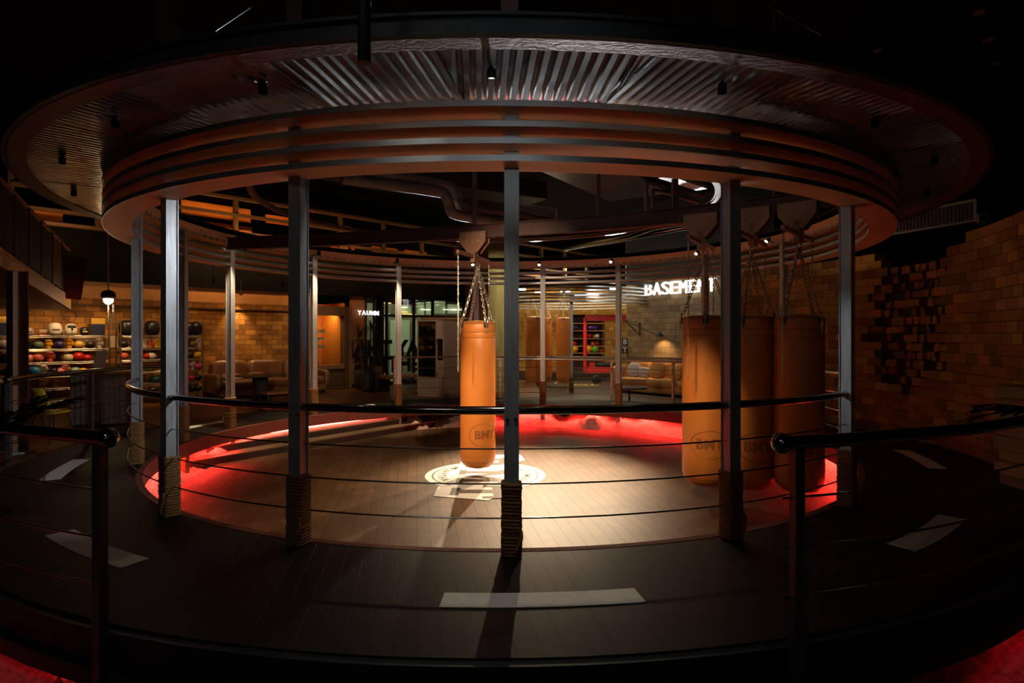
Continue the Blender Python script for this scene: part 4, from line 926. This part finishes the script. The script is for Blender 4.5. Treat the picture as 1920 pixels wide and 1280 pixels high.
# timber lattice ceiling of the mezzanine with orange soffit panels
t = thing('timber_lattice', 'long timber beam lattice with orange lit panels above the left wall', 'lattice', onwall(0, .6, 4)); off = Vector(t.location)
uL0, uL1 = Lu(20, .6), Lu(1130, .6)
zr = [Lz(400, y, .6) for y in (365, 397, 431, 452)]
M['lattwood'] = mat('lattice_timber', (.12,.065,.03), .6, var=.15)
for z in zr: kid(wallbox(MB(), uL0, uL1, z-.035, z+.035, .52, .68), 'lattice_beam', 'lattwood')
k = 0; u = uL0
while u < uL1:
    kid(wallbox(MB(), u-.05, u+.05, zr[-1], zr[0], .54, .66), 'lattice_post', 'lattwood'); u += 1.5; k += 1
for (pa, pb, ya, yb) in ((60,118,392,412),(340,470,383,409),(345,472,418,447),(500,545,405,420),(540,552,440,447),(610,660,422,432),(620,665,458,468),(700,745,463,475),(760,800,470,480)):
    z0_, z1_ = Lz((pa+pb)/2, yb, .3), Lz((pa+pb)/2, ya, .3); kid(wallbox(MB(), Lu(pa,.3), Lu(pb,.3), z0_, z1_, .2, .3), 'orange_panel', 'orange')
kid(wallbox(MB(), Lu(560,.5), Lu(592,.5), Lz(575,417,.5), Lz(575,410,.5), .45, .5), 'red_tube', 'leddim')
for px, e in ((90, 10), (405, 34), (520, 14), (640, 16), (780, 10)): light('AREA', onwall(Lu(px,.6), 1.35, 3.6), e, (1,.5,.18), onwall(Lu(px,.3), .2, 3.95), sx=1.2, sy=.2, name='lattice_fill')  # orange fill lights added in front of the panels, without lamps

# ================================================================== RIGHT BRICK WALL (curved, partly broken)
rnd = random.Random(11); RW = 6.34; bl, bh = .30, .136; rows = 22
vs = []; fs = []; tone = []
def hole(px_, z):   # ragged broken patch: 0 outside .. 1 deep inside
    p1 = (px_-1700)/66; p2 = (z-1.85)/1.12; w_ = .18*math.sin(z*9)+.12*math.sin(z*21)
    return max(0, 1-(abs(p1+w_)**2.2+abs(p2)**4)) if z > .72 else 0
cols = ['#a8742f','#9a6828','#8c5a24','#b27f36','#7c5022','#946a30']
a_s, a_e = 62.0, ang_of(1388, 13.5, 6.34); da = math.degrees(bl/RW)
for r_ in range(rows):
    z0 = r_*bh; nb = int((a_e-a_s)/da)+1
    for k in range(nb):
        a0 = a_s+(k+.5*(r_ % 2))*da; am = a0+da/2; pm = pol(RW, am); px_ = 960+F*pm.x/pm.y; zc = z0+bh/2
        h = hole(px_, zc); col = [c*rnd.uniform(.85, 1.12) for c in lin(rnd.choice(cols))]
        if r_ >= rows-1 and 1630 < px_ < 1800: continue
        if r_ >= rows-2 and 1650 < px_ < 1785: continue
        segs = [(0, 1, rnd.uniform(0, .006), 0, 0)]
        if h > .02:
            segs = []
            n_ = rnd.choice((1, 2, 2))
            for q in range(n_):
                if rnd.random() < (.42 if px_ < 1700 else .16): continue
                f0, f1 = q/n_+rnd.uniform(.0, .10), (q+1)/n_-rnd.uniform(.02, .16); segs.append((f0, f1, rnd.uniform(.03, .10)*min(1, h*3), rnd.uniform(0, .03), rnd.uniform(0, .02)))
            col = [c*.95 for c in col]
        for f0, f1, dep, zt_, zb_ in segs:
            n0 = len(vs); b0, b1 = a0+da*f0+.03, a0+da*f1-.03; j = lambda s_: rnd.uniform(-s_, s_)*(1 if h > .02 else 0)
            for rr in (RW+dep, RW+.22):
                for a_, z_ in ((b0, z0+.003+zb_), (b1, z0+.003+zb_*.5), (b1, z0+bh-.003-zt_), (b0, z0+bh-.003-zt_*.3)):
                    p = pol(rr, a_+j(.25), z_+j(.010)); vs.append((p.x+j(.006), p.y+j(.006), p.z))
            fs += [tuple(n0+i for i in f) for f in ((0,1,2,3),(7,6,5,4),(0,4,5,1),(1,5,6,2),(2,6,7,3),(3,7,4,0))]; tone += [col]*6
me_o = MB().add(vs, fs).obj('wall_right', M['sand']); me = me_o.data
at = me.color_attributes.new('tone', 'FLOAT_COLOR', 'CORNER'); k = 0
for p in me.polygons:
    c = tone[p.index]
    for li in p.loop_indices: at.data[li].color = (*c, 1)
struct(me_o)
struct(MB().ring(RW+.13, RW+.24, 0, rows*bh-.28, a_s, a_e, n=60).obj('wall_right_core', mat('mortar_core', (.035,.018,.009), .9, var=.3, vscale=20, bump=.6, bscale=30)))
# broken brick pier where the near handrail ends
vs = []; fs = []; tone = []; pc = P(1936, 800, 6.35)
for r_ in range(11):
    for q in range(2):
        z0 = -.42+r_*.136; w_ = .24; x0 = -.25+q*.25+(.06 if r_ % 2 else 0)+rnd.uniform(-.01, .01)
        n0 = len(vs); j = lambda: rnd.uniform(-.008, .008)
        for y in (-.2, .2):
            for x, z in ((x0, z0), (x0+w_, z0), (x0+w_, z0+.130), (x0, z0+.130)): vs.append((pc.x+x+j(), pc.y+y+j(), z+j()))
        fs += [tuple(n0+i for i in f) for f in ((0,1,2,3),(7,6,5,4),(0,4,5,1),(1,5,6,2),(2,6,7,3),(3,7,4,0))]; tone += [[c*rnd.uniform(.5,.8) for c in lin('#8a4e20')]]*6
o = MB().add(vs, fs).obj('brick_pier', M['sand']); me = o.data; at = me.color_attributes.new('tone', 'FLOAT_COLOR', 'CORNER')
for p in me.polygons:
    for li in p.loop_indices: at.data[li].color = (*tone[p.index], 1)
tag(o, 'dark broken brick pier at the right edge behind the near handrail', 'pier')
# air-conditioning grille over the broken wall, and small emblem box
g0, g1 = P(1600, 452, 11.2), P(1832, 418, 9.2); g1.z = g0.z
t = thing('wall_grille', 'long pale ventilation grille above the broken brick wall', 'vent', g0, math.atan2(g1.y-g0.y, g1.x-g0.x)); W = (g1-g0).length
MB().box((W/2, .15, .16), (W, .28, .34)).obj('housing', M['charcoal'], t)
b = MB(); b.box((W/2, 0, .01), (W, .03, .035)); b.box((W/2, 0, .32), (W, .03, .035)); b.box((.02, 0, .165), (.035, .03, .30)); b.box((W-.02, 0, .165), (.035, .03, .30)); b.obj('grille_frame', M['grille'], t)
b = MB()
for k in range(int(W/.06)): b.box((.06*k+.05, 0, .165), (.006, .012, .28))
for k in range(6): b.box((W/2, 0, .06+.042*k), (W-.06, .012, .006))
b.obj('grille_mesh', M['grille'], t)
p = P(1845, 409, 9.0); t = thing('exit_box', 'tiny pale framed box mounted beside the long grille', 'box', p)
MB().box((0, .02, 0), (.16, .04, .14)).obj('frame', M['grille'], t); MB().box((0, -.004, 0), (.11, .01, .08)).obj('panel', M['charcoal'], t); MB().tube([(0,.03,.05),(0,.03,6.15-p.z)], .008, 6).obj('hanging_rod', M['black'], t)
light('SPOT', (3.6, 14.2, 4.8), 70, WARM, (5.9, 11.6, 1.6), .1, 50, 1, name='wall_fill'); light('SPOT', (4.6, 10.3, 5.0), 52, WARM, (6.2, 10.2, 1.2), .1, 70, 1, name='wall_fill'); light('SPOT', (4.9, 7.0, 5.2), 22, WARM, (6.0, 7.2, 1.2), .1, 60, 1, name='wall_fill')  # fill spots added to brighten the curved brick wall, no lamps there

# ================================================================== SIGN WALL (back right)
W0 = Vector((4.09, 21.5, 0)); W1 = Vector((7.3, 17.64, 0)); wd = (W1-W0).normalized(); wn = Vector((wd.y, -wd.x, 0)); WR = math.atan2(wd.y, wd.x)
if wn.y > 0: wn = -wn
def Wu(px, off=0):
    t_ = (px-960)/F; o = W0+wn*off; return (t_*o.y-o.x)/(wd.x-t_*wd.y)
def Wp(u, off=0, z=0): q = W0+wd*u+wn*off; return Vector((q.x, q.y, z))
def Wz(px, py, off=0): q = Wp(Wu(px, off), off); return CAMZ+(HZ-py)/F*q.y
a_, b_ = Wp(0), Wp(5.4); struct(MB().prism([(a_.x,a_.y),(b_.x,b_.y),(b_.x+.25,b_.y+.25),(a_.x+.05,a_.y+.3)], ROOM, 3.55).obj('wall_sign', M['brickB']))
struct(MB().prism([(a_.x-.02,a_.y-.02),(b_.x,b_.y),(b_.x+.5,b_.y+.5),(a_.x+.05,a_.y+.5)], 3.55, 6.2).obj('wall_sign_upper', M['charcoal']))
t = thing('basement_sign', 'glowing white BASEMENT letters high on the grey brick wall', 'sign', Wp(Wu(1280), .05, 3.3)); so = Vector(t.location)
uB, uE = Wu(1212), Wu(1347); adv = (uE-uB)/8
for i, ch in enumerate('BASEMENT'):
    px_ = 1212+135*(i+.5)/8; vs_, fs_ = text_mesh(ch, .60, .05, 0); u = uB+adv*(i+.5); zc = Wz(1280, 535.5)-.07; fw = adv*.84/max(1e-3, max(v.x for v in vs_)-min(v.x for v in vs_)); mx_ = (max(v.x for v in vs_)+min(v.x for v in vs_))/2
    vs_ = [Vector(((v.x-mx_)*fw+q, v.y, v.z+abs(q)*.01)) for q in (-.016, 0, .016) for v in vs_]; nf = len(vs_)//3; fs_ = [tuple(i+nf*k for i in f) for k in range(3) for f in fs_]
    o = MB().add([tuple(Wp(u+v.x, .10+v.z, zc+v.y)) for v in vs_], fs_).obj('letter', M['sign'], t); o.matrix_parent_inverse = Matrix.Translation(-so)
light('AREA', Wp((uB+uE)/2, 2.6, 3.0), 26, WHITE, Wp((uB+uE)/2, 0, 2.9), sx=3, sy=.2, name='sign_wall_fill')  # area fill added before the sign wall, separate from the glowing letters
# swing-arm wall lamp
t = thing('swing_lamp', 'black swing-arm wall lamp lighting the grey brick wall above the sofa', 'wall lamp', Wp(Wu(1200), .03, Wz(1200, 615))); so = Vector(t.location)
def wk(b, nm, m_, sm=False): o = b.obj(nm, m_ if not isinstance(m_, str) else M[m_], t, smooth=sm); o.matrix_parent_inverse = Matrix.Translation(-so); return o
z1_, z2_ = Wz(1200, 605), Wz(1200, 628); u_ = Wu(1200); tip = Wp(Wu(1172, .9), .9, Wz(1172, 600, .9)); hd = Wp(Wu(1236, .3), .3, Wz(1236, 628, .3))
wk(MB().box(Wp(u_, .02, (z1_+z2_)/2), (.05, .05, z1_-z2_), WR), 'wall_plate', 'black'); wk(MB().tube([Wp(u_, .03, z2_), tip], .018, 8), 'lower_arm', 'black'); wk(MB().tube([Wp(u_, .03, z1_), tip], .008, 6), 'upper_arm', 'black')
wk(MB().tube([tip, Vector((hd.x-.15, hd.y, hd.z+.03))], .013, 8), 'long_arm', 'black'); wk(MB().lathe([(.14,-.05),(.13,.0),(.08,.07),(.02,.09)], 18, hd), 'lamp_shade', 'black', True); wk(MB().lathe([(.001,-.045),(.10,-.044),(.10,-.04)], 14, hd), 'bulb', 'lampw')
light('SPOT', hd+Vector((0,0,-.06)), 70, AMBER, hd+Vector((wn.x*-.35, wn.y*-.35, -1.2)), .05, 120, .8)
# mustard sofa, cushions, side table
u0s, u1s = Wu(1168, .7), Wu(1345, .7); W = u1s-u0s; cs = Wp((u0s+u1s)/2, .60, ROOM)
t = thing('mustard_sofa', 'long mustard fabric sofa below the sign wall, behind the back handrail', 'sofa', cs, WR)
MB().box((0,0,.16), (W,1.0,.24)).obj('sofa_base', M['sofa'], t, bevel=.05)
for k in range(3): pillowy(MB(), (-W/3+W/3*k, -.08, .38), (W/3*.99,.95,.26), .4).obj('seat_cushion', M['sofa'], t, smooth=True)
for k in range(4): pillowy(MB(), (-W*.375+W/4*k, .34, .72), (W/4*.98,.34,.62), .45).obj('back_cushion', M['sofa'], t, smooth=True)
pillowy(MB(), (-W/2-.05, -.05, .50), (.30,1.0,.78), .45).obj('armrest', M['sofa'], t, smooth=True)
for px_, sc, m_, lb in ((1184,1.0,'cushion','pale grey cushion at the left end of the mustard sofa'), (1203,.75,'cushion','smaller pale grey cushion second on the mustard sofa'), (1227,1.15,'sofa','square mustard cushion leaning on the sofa back'), (1262,.9,'sofa','mustard cushion on the sofa beside the rear bag')):
    o = pillowy(MB(), (0,0,0), (.50*sc,.16,.48*sc), .6).obj('cushion', M[m_], smooth=True); o.location = Wp(Wu(px_, .85), .72, ROOM+.50+.24*sc); o.rotation_euler = (R(-14), R(6), WR); tag(o, lb, 'cushion', 'cushions on the mustard sofa')
p = P(1180, 728, 17.3); t = thing('side_table', 'low dark round side table before the mustard sofa', 'table', (p.x, p.y, ROOM)); MB().lathe([(.50,.38),(.52,.40),(.50,.42),(.01,.42)], 30).obj('tabletop', M['charcoal'], t, smooth=True); MB().lathe([(.22,0),(.2,.015),(.03,.03),(.03,.38)], 16).obj('stand', M['black'], t, smooth=True)

# ================================================================== FAR PAVILION AND GLOVE ROOM
C2 = (2.15, 22.7)
def pol2(r, deg, z=0): a = R(deg); return Vector((C2[0]+r*math.sin(a), C2[1]-r*math.cos(a), z))
t = thing('far_canopy', 'smaller bright ring of stacked steel bands over the far training room', 'canopy', (0,0,0))
for k, h in enumerate((1.10,1.22,1.34,1.46,1.58)):
    b = MB().ring(2.95, 3.15, CAMZ+h, CAMZ+h+.008, n=96, c=C2); b.ring(3.145, 3.155, CAMZ+h, CAMZ+h+.05, n=96, c=C2); b.ring(2.945, 2.955, CAMZ+h, CAMZ+h+.05, n=96, c=C2); b.obj('ring_band', M['edge'], t)
MB().ring(2.9, 3.5, CAMZ+1.72, CAMZ+1.78, n=96, c=C2).obj('rim', M['rim'], t)
for a, lb in ((-4,'framed by the red pipe'), (-62,'at its left side')):
    o = copy_tree(proto); p = pol2(3.0, a, ROOM+.0); o.location = (p.x, p.y, ROOM); o.rotation_euler = (0,0,R(a)); tag(o, 'steel post of the far pavilion, '+lb, 'post', 'far pavilion posts'); o.scale = (1,1,1)
    for ch in o.children:
        if ch.name.startswith('post_shaft'): ch.location = (0,0,-.0)
for px_, y, lb in ((1000,21.2,'leftmost of the three in the far pavilion'), (1021,22.9,'middle one of the three in the far pavilion'), (1057,22.4,'rightmost of the three in the far pavilion')):
    q = bagat(px_, y); bag(q, .28, CAMZ+.66, ROOM+.13, CAMZ+1.60, R(px_), 'dim brown punching bag, '+lb)
    MB2 = tag(MB().box((0,0,0), (.08, 1.2, .06)).obj('bag_hanger', M['troll']), 'small hanger bar over the dim bag, '+lb, 'hanger', 'hangers of the far bags'); MB2.location = (q[0], q[1], CAMZ+1.64)
struct(MB().box((3, 27.0, ROOM+.15), (12, 2.8, .30)).obj('floor_glove_room', M['dark']))
# back brick wall and recess with shelves
zb = 27.0; X = lambda px_, y=zb: (px_-960)/F*y
ZZ = lambda py, y=zb: CAMZ+(HZ-py)/F*y
b = MB(); x0, xr0, xr1, x1 = X(930), X(1071), X(1134.5), X(1240); zt_ = ZZ(589.5)
b.box(((x0+xr0)/2, zb+.15, 1.7), (xr0-x0, .3, 4.0)); b.box(((xr1+x1)/2, zb+.15, 1.7), (x1-xr1, .3, 4.0)); b.box(((xr0+xr1)/2, zb+.15, (zt_+3.7)/2), (xr1-xr0, .3, 3.7-zt_)); struct(b.obj('wall_glove_room', M['brickF']))
struct(MB().box(((xr0+xr1)/2, zb+.75, 1), (xr1-xr0+.4, .1, 4)).obj('wall_recess', M['woodd']))
struct(MB().box((X(962), 24.0, 1.7), (.1, 6, 4)).obj('wall_glove_room_side', mat('cream_wall', '#d8c48a', .7)))
t = thing('recess_shelves', 'tall dark wood shelf recess stocked with gloves and mats in the far room', 'shelves', ((xr0+xr1)/2, zb+.35, ROOM)); W = xr1-xr0
for x in (-W/2+.02, W/2-.02, W*.08-.25, W*.08+.55): MB().box((x, 0, 1.35), (.04,.5,2.75)).obj('upright', M['woodd'], t)
SH = [ZZ(py, zb) for py in (606, 620, 635, 649, 662)]
for z in SH: MB().box((0, -.02, z-ROOM), (W, .5, .035)).obj('shelf_board', M['woodl'], t)
for i, (px_, k, colr, v, sc, nm) in enumerate(((1078,3,'#b01c1c',1,1.5,'red'),(1073,3,'#d8cdbd',1,1.1,'white'),(1102,2,'#b01c1c',1,1.6,'red and white'),(1108,2,'#b01c1c',1,1.5,'deep red'),(1119,2,'#d8cdbd',1,1.4,'white'),(1124,2,'#1c1a1c',1,1.3,'black'),(1072,3,'#b01c1c',1,1.2,'small red'),(1113,3,'#c75a44',1,1.3,'coral'),(1120,3,'#b01c1c',1,1.3,'crimson'))):
    key = (v, colr); o = bpy.data.objects.new('boxing_glove', GMESH[key] if key in GMESH else glove_mesh(v).obj('x', gcol(colr)).data)
    C.objects.link(o); o.location = (X(px_), zb+.25, SH[k]+.02); o.rotation_euler = (0,0,rnd.uniform(-.6,.6)); o.scale = (sc,)*3; tag(o, nm+' boxing glove in the far shelf recess, %s shelf from the top' % ('third' if k == 2 else 'fourth'), 'glove', 'gloves in the far recess')
for px_, colr, nm in ((1078,'#e0a416','yellow ball left of the red pipe'), (1104,'#e0a416','yellow ball right of the red pipe'), (1117,'#5fae1c','bright green ball'), (1128,'#b01c1c','small dark red ball')):
    o = MB().ell((0,0,0), (.19,.19,.17) if 'small' not in nm else (.09,.09,.09), 16, 12).obj('exercise_ball', gcol(colr), smooth=True); o.location = (X(px_), zb+.22, SH[4]+(.19 if 'small' not in nm else .11)); tag(o, nm+' on the lowest far shelf', 'ball', 'balls in the far recess')
for px_, nm in ((1075,'left'), (1112,'right')):
    o = MB().lathe([(.10,-.2),(.11,-.19),(.11,.19),(.10,.2)], 16, m=Matrix.Rotation(PI/2,3,'Y')).obj('rolled_mat', gcol('#4a2a7c'), smooth=True); o.location = (X(px_), zb+.2, SH[1]+.13); tag(o, 'purple rolled mat in the far recess, '+nm+' of the red pipe', 'mat', 'rolled mats')
yf = 26.2; t = thing('pipe_frame', 'bright red pipe frame standing before the far shelf recess', 'frame', (X(1097,yf), yf, ROOM)); so = Vector(t.location)
zt2, zb2 = ZZ(596, yf), ZZ(691, yf)
wk(MB().tube([(X(1097,yf), yf, ROOM), (X(1097,yf), yf, zt2)], .085, 14), 'red_pipe', 'red', True); wk(MB().box(((X(1097,yf)+X(1182,yf))/2, yf, zt2), (X(1182,yf)-X(1097,yf), .12, .26)), 'top_beam', 'red'); wk(MB().box(((X(1097,yf)+X(1182,yf))/2, yf-.3, ROOM+.42), (X(1182,yf)-X(1097,yf), .3, .24)), 'bottom_beam', 'red')
o = tag(MB().box((0,0,.2), (.26,.2,.42)).obj('red_locker', M['red'], bevel=.01), 'small red box on the floor below the far shelves', 'box'); o.location = (X(1108), zb-.3, ROOM+.3)
o = tag(MB().lathe([(.16,.12),(.18,.14),(.18,.16),(.16,.18)], 18, m=Matrix.Rotation(PI/2,3,'X')).obj('weight_plate', M['black']), 'small round dark weight on the far room floor', 'weight'); o.location = (X(1117, 23.5), 23.4, ROOM+.19)
tag(pillowy(MB(), (X(1141, 26), 26.0, ROOM+.65), (1.1,.3,.20), .7).obj('equipment_pile', M['black'], smooth=True), 'dark bag of equipment on the floor by the red frame', 'bag')
# banner with B and T at the wall corner
t = thing('wall_banner', 'narrow dark vertical banner with pale B and T at the wall corner', 'banner', Wp(-.10, .02, 1.3)); so = Vector(t.location)
for k, (ch, py) in enumerate((('B', 641), ('T', 656))):
    c_ = P(1171.5, py, 21.2); wk(MB().box(c_, (.20, .03, .26)), 'banner_panel', 'black')
    vs_, fs_ = text_mesh(ch, .24, .01, .008); wk(MB().add([(c_.x+v.x, c_.y-.022-v.z, c_.z+v.y) for v in vs_], fs_), 'banner_letter', 'grille')
# yellow lines and lettering on the far floor
t = thing('far_floor_graphics', 'yellow painted frames and script on the grey floor of the far room', 'floor marking', (2.6, 21, ROOM+.001)); so = Vector(t.location)
def fpt(px_, py): y = (CAMZ-ROOM)*F/(py-HZ); return Vector(((px_-960)/F*y, y, ROOM+.006))
for seg in (((1040,712),(1055,706),(1080,700)), ((1040,720),(1052,709)), ((1112,702),(1160,701)), ((1113,704.5),(1158,704))): 
    wk(MB().tube([fpt(*q) for q in seg], .018, 4), 'yellow_line', 'ygl')
for px_ in (1116, 1128, 1140, 1152): 
    a = [fpt(px_, 704), fpt(px_+8, 704), fpt(px_+8, 702), fpt(px_, 702)]; wk(MB().add(a, [(0,1,2,3)]), 'orange_square', 'ygl')
for j, (xa, xb, py) in enumerate(((1092,1150,711), (1070,1125,722))):
    for q in range(7):
        pa = xa+(xb-xa)*q/7; w_ = (xb-xa)/8; seg = [fpt(pa+w_*.5*(1+math.cos(i*.9+q*1.3)), py+1.6*math.sin(i*1.1+q)) for i in range(6)]; wk(MB().tube(seg, .014, 4), 'script_stroke', 'ygl')
for (x, y, e) in ((1.2, 23.5, 90), (3.6, 23.0, 110), (2.5, 25.4, 130)): light('AREA', (x, y, 4.6), e, (1,.80,.48), (x, y+.3, 0), sx=1.0, sy=.5, name='room_light')
for px_, py, y, sc in ((979,542,20.5,.14),(1009,547,22,.12),(1060,546,23,.22),(1151,541,21,.16),(1100,552.5,24,.6)):
    p = P(px_, py, y); o = tag(MB().box((0,0,0), (sc*1.6, .12, .05)).obj('ceiling_lamp', M['sign2'] if sc > .3 else M['lampw']), 'bright lamp in the far room ceiling seen through the steel bands, %s' % {979:'leftmost',1009:'second from the left',1060:'middle panel',1151:'rightmost',1100:'long tube'}[px_], 'ceiling light', 'far room ceiling lights'); o.location = p
light('SPOT', (2.0, 17.2, 4.9), 160, WHITE, (2.6, 20.3, 3.0), .1, 60, 1, name='band_light')

# ================================================================== CEILING SERVICES
def duct(a, b_, w_, h, label, m_='duct', name='air_duct'):
    o = MB().bar((0,0,0), Vector(b_)-Vector(a), w_, h).obj(name, M[m_], bevel=.01); o.location = a; return tag(o, label, 'duct', 'ceiling ducts')
duct((-.9, 7.2, 4.75), (2.6, 12.4, 4.75), 1.3, .62, 'wide square air duct crossing behind the middle post')
duct((2.2, 9.4, 4.95), (6.0, 12.4, 4.95), 1.0, .5, 'narrower square air duct above the right-hand bags')
duct((-6.2, 10.5, 5.0), (.6, 14.5, 5.0), .9, .4, 'dark square air duct above the left of the pavilion')
def pipe(pts, r, label, m_='pipe', grp='lagged ceiling pipes'):
    P0 = [P(*q) for q in pts]; cc = []
    PP = [2*P0[0]-P0[1]]+P0+[2*P0[-1]-P0[-2]]
    for i in range(1, len(PP)-2):
        for k in range(6):
            t_ = k/6; a, b_, c, d = PP[i-1:i+3]; cc.append(.5*((2*b_)+(-a+c)*t_+(2*a-5*b_+4*c-d)*t_*t_+(-a+3*b_-3*c+d)*t_**3))
    cc.append(PP[-2]); return tag(MB().tube(cc, r, 14).obj('ceiling_pipe', M[m_], smooth=True), label, 'pipe', grp)
pipe([(660,312,8.4),(825,345,9.5),(850,354,9.62),(857,372,9.7),(872,388,9.8),(960,403,10.8),(1050,420,12)], .085, 'grey lagged pipe with a double bend, upper of two under the ceiling')
pipe([(640,334,8.4),(812,358,9.3),(836,368,9.4),(843,386,9.5),(858,403,9.6),(950,417,10.6),(1040,430,12)], .085, 'grey lagged pipe with a double bend, lower of two under the ceiling')
pipe([(1318,412,12),(1230,424,12.6),(1180,440,13.6),(1120,452,15),(1060,466,17)], .08, 'silver flexible duct snaking behind the left bag trolley', 'wire', 'flexible ducts'); pipe([(1290,425,13),(1210,440,13.6),(1150,452,15),(1085,462,17)], .06, 'thinner silver flexible duct below the first', 'wire', 'flexible ducts')
pipe([(1212,395,10),(1212,350,10),(1222,345,10.1),(1320,368,10.4)], .035, 'thin grey conduit bending near the light bar, outer one', 'pipe', 'thin conduits'); pipe([(1224,390,10),(1224,362,10),(1234,358,10.1),(1310,380,10.4)], .03, 'thin grey conduit bending near the light bar, inner one', 'pipe', 'thin conduits')
p = P(1006, 397, 13.0); t = thing('air_diffuser', 'white slotted air diffuser seen right of the middle post', 'vent', p, .55); MB().box((0,.06,0), (1.1,.1,.26)).obj('diffuser_frame', M['grille'], t)
for k in range(5): MB().box((0,0,-.08+.04*k), (1.0,.02,.012)).obj('slat', M['black'], t)
p0_, p1_ = P(1245, 329, 7.7), P(1316, 353, 8.6); t = thing('light_bar', 'pale flat light bar hanging near the right end of the track ring', 'ceiling light', p0_); MB().bar((0,0,0), p1_-p0_, .16, .04).obj('bar_body', M['grille'], t); MB().tube([(p1_-p0_)*.5, (p1_-p0_)*.5+Vector((0,0,6.15-p0_.z))], .006, 5).obj('rod', M['wire'], t)
for px_, y, lb in ((318,3.9,'far left'), (560,3.6,'left'), (955,3.45,'middle'), (1371,3.6,'right')):
    a = ang_of(px_, y, 5.78); p = pol(5.78, a, CAMZ+1.81); t = thing('canopy_hanger', 'dark steel hanger rising from the canopy rim, '+lb, 'hanger', p, R(a), 'canopy hangers')
    MB().box((0,0,1.37), (.10,.10,2.74)).obj('hanger_post', M['brown'], t); MB().box((0,0,.01), (.16,.14,.02)).obj('foot_plate', M['black'], t)
for (pa, pb, lb) in (((385,70,3.9),(520,-20,5.4),'left'), ((1540,65,4.0),(1395,-15,5.4),'right')):
    a, b_ = P(*pa), P(*pb); t = thing('tie_rod', 'thin slanting cable tie above the canopy, '+lb, 'cable', a, 0, 'cable ties'); MB().tube([(0,0,0), b_-a], .006, 6).obj('cable', M['wire'], t); MB().tube([(b_-a)*.78, (b_-a)*.9], .014, 8).obj('turnbuckle', M['wire'], t)
for x, y, lb in ((-6,3.5,'first'), (0,7,'second'), (5,10.5,'third'), (-3,12,'fourth')): tag(MB().box((x, y, 5.95), (20, .18, .40)).obj('ceiling_beam', M['brown']), 'dark ceiling beam crossing over the pavilion, %s from the front' % lb, 'beam', 'ceiling beams')
for px_, py, y, lb in ((1836,25,7.2,'top right'), (1853,77,8,'second'), (1645,96,9.5,'left one'), (1868,120,9,'lowest')): p = P(px_, py, y); tag(MB().lathe([(.06,0),(.06,.02),(.01,.03)], 16).obj('ceiling_downlight', M['troll'], smooth=True), 'faint round downlight in the dark ceiling over the brick wall, '+lb, 'ceiling light', 'dim ceiling downlights').location = p
for px_, y, e, lb in ((1122,9.4,0,'left of the bag trolleys'), (1462,7.3,0,'between the right trolleys')): p = P(px_, 395, y); tag(MB().box((0,0,1.2), (.06,.06,2.4)).obj('beam_hanger', M['brown']), 'brown vertical hanger above the bag beam, '+lb, 'hanger', 'beam hangers').location = (p.x, p.y, BZ+.2)
light('AREA', (.5, 12.0, 3.9), 5, WARM, (1.0, 10, 5.5), sx=1, sy=.3, name='service_fill')  # upward fill added for the pipes and ducts, no lamp there
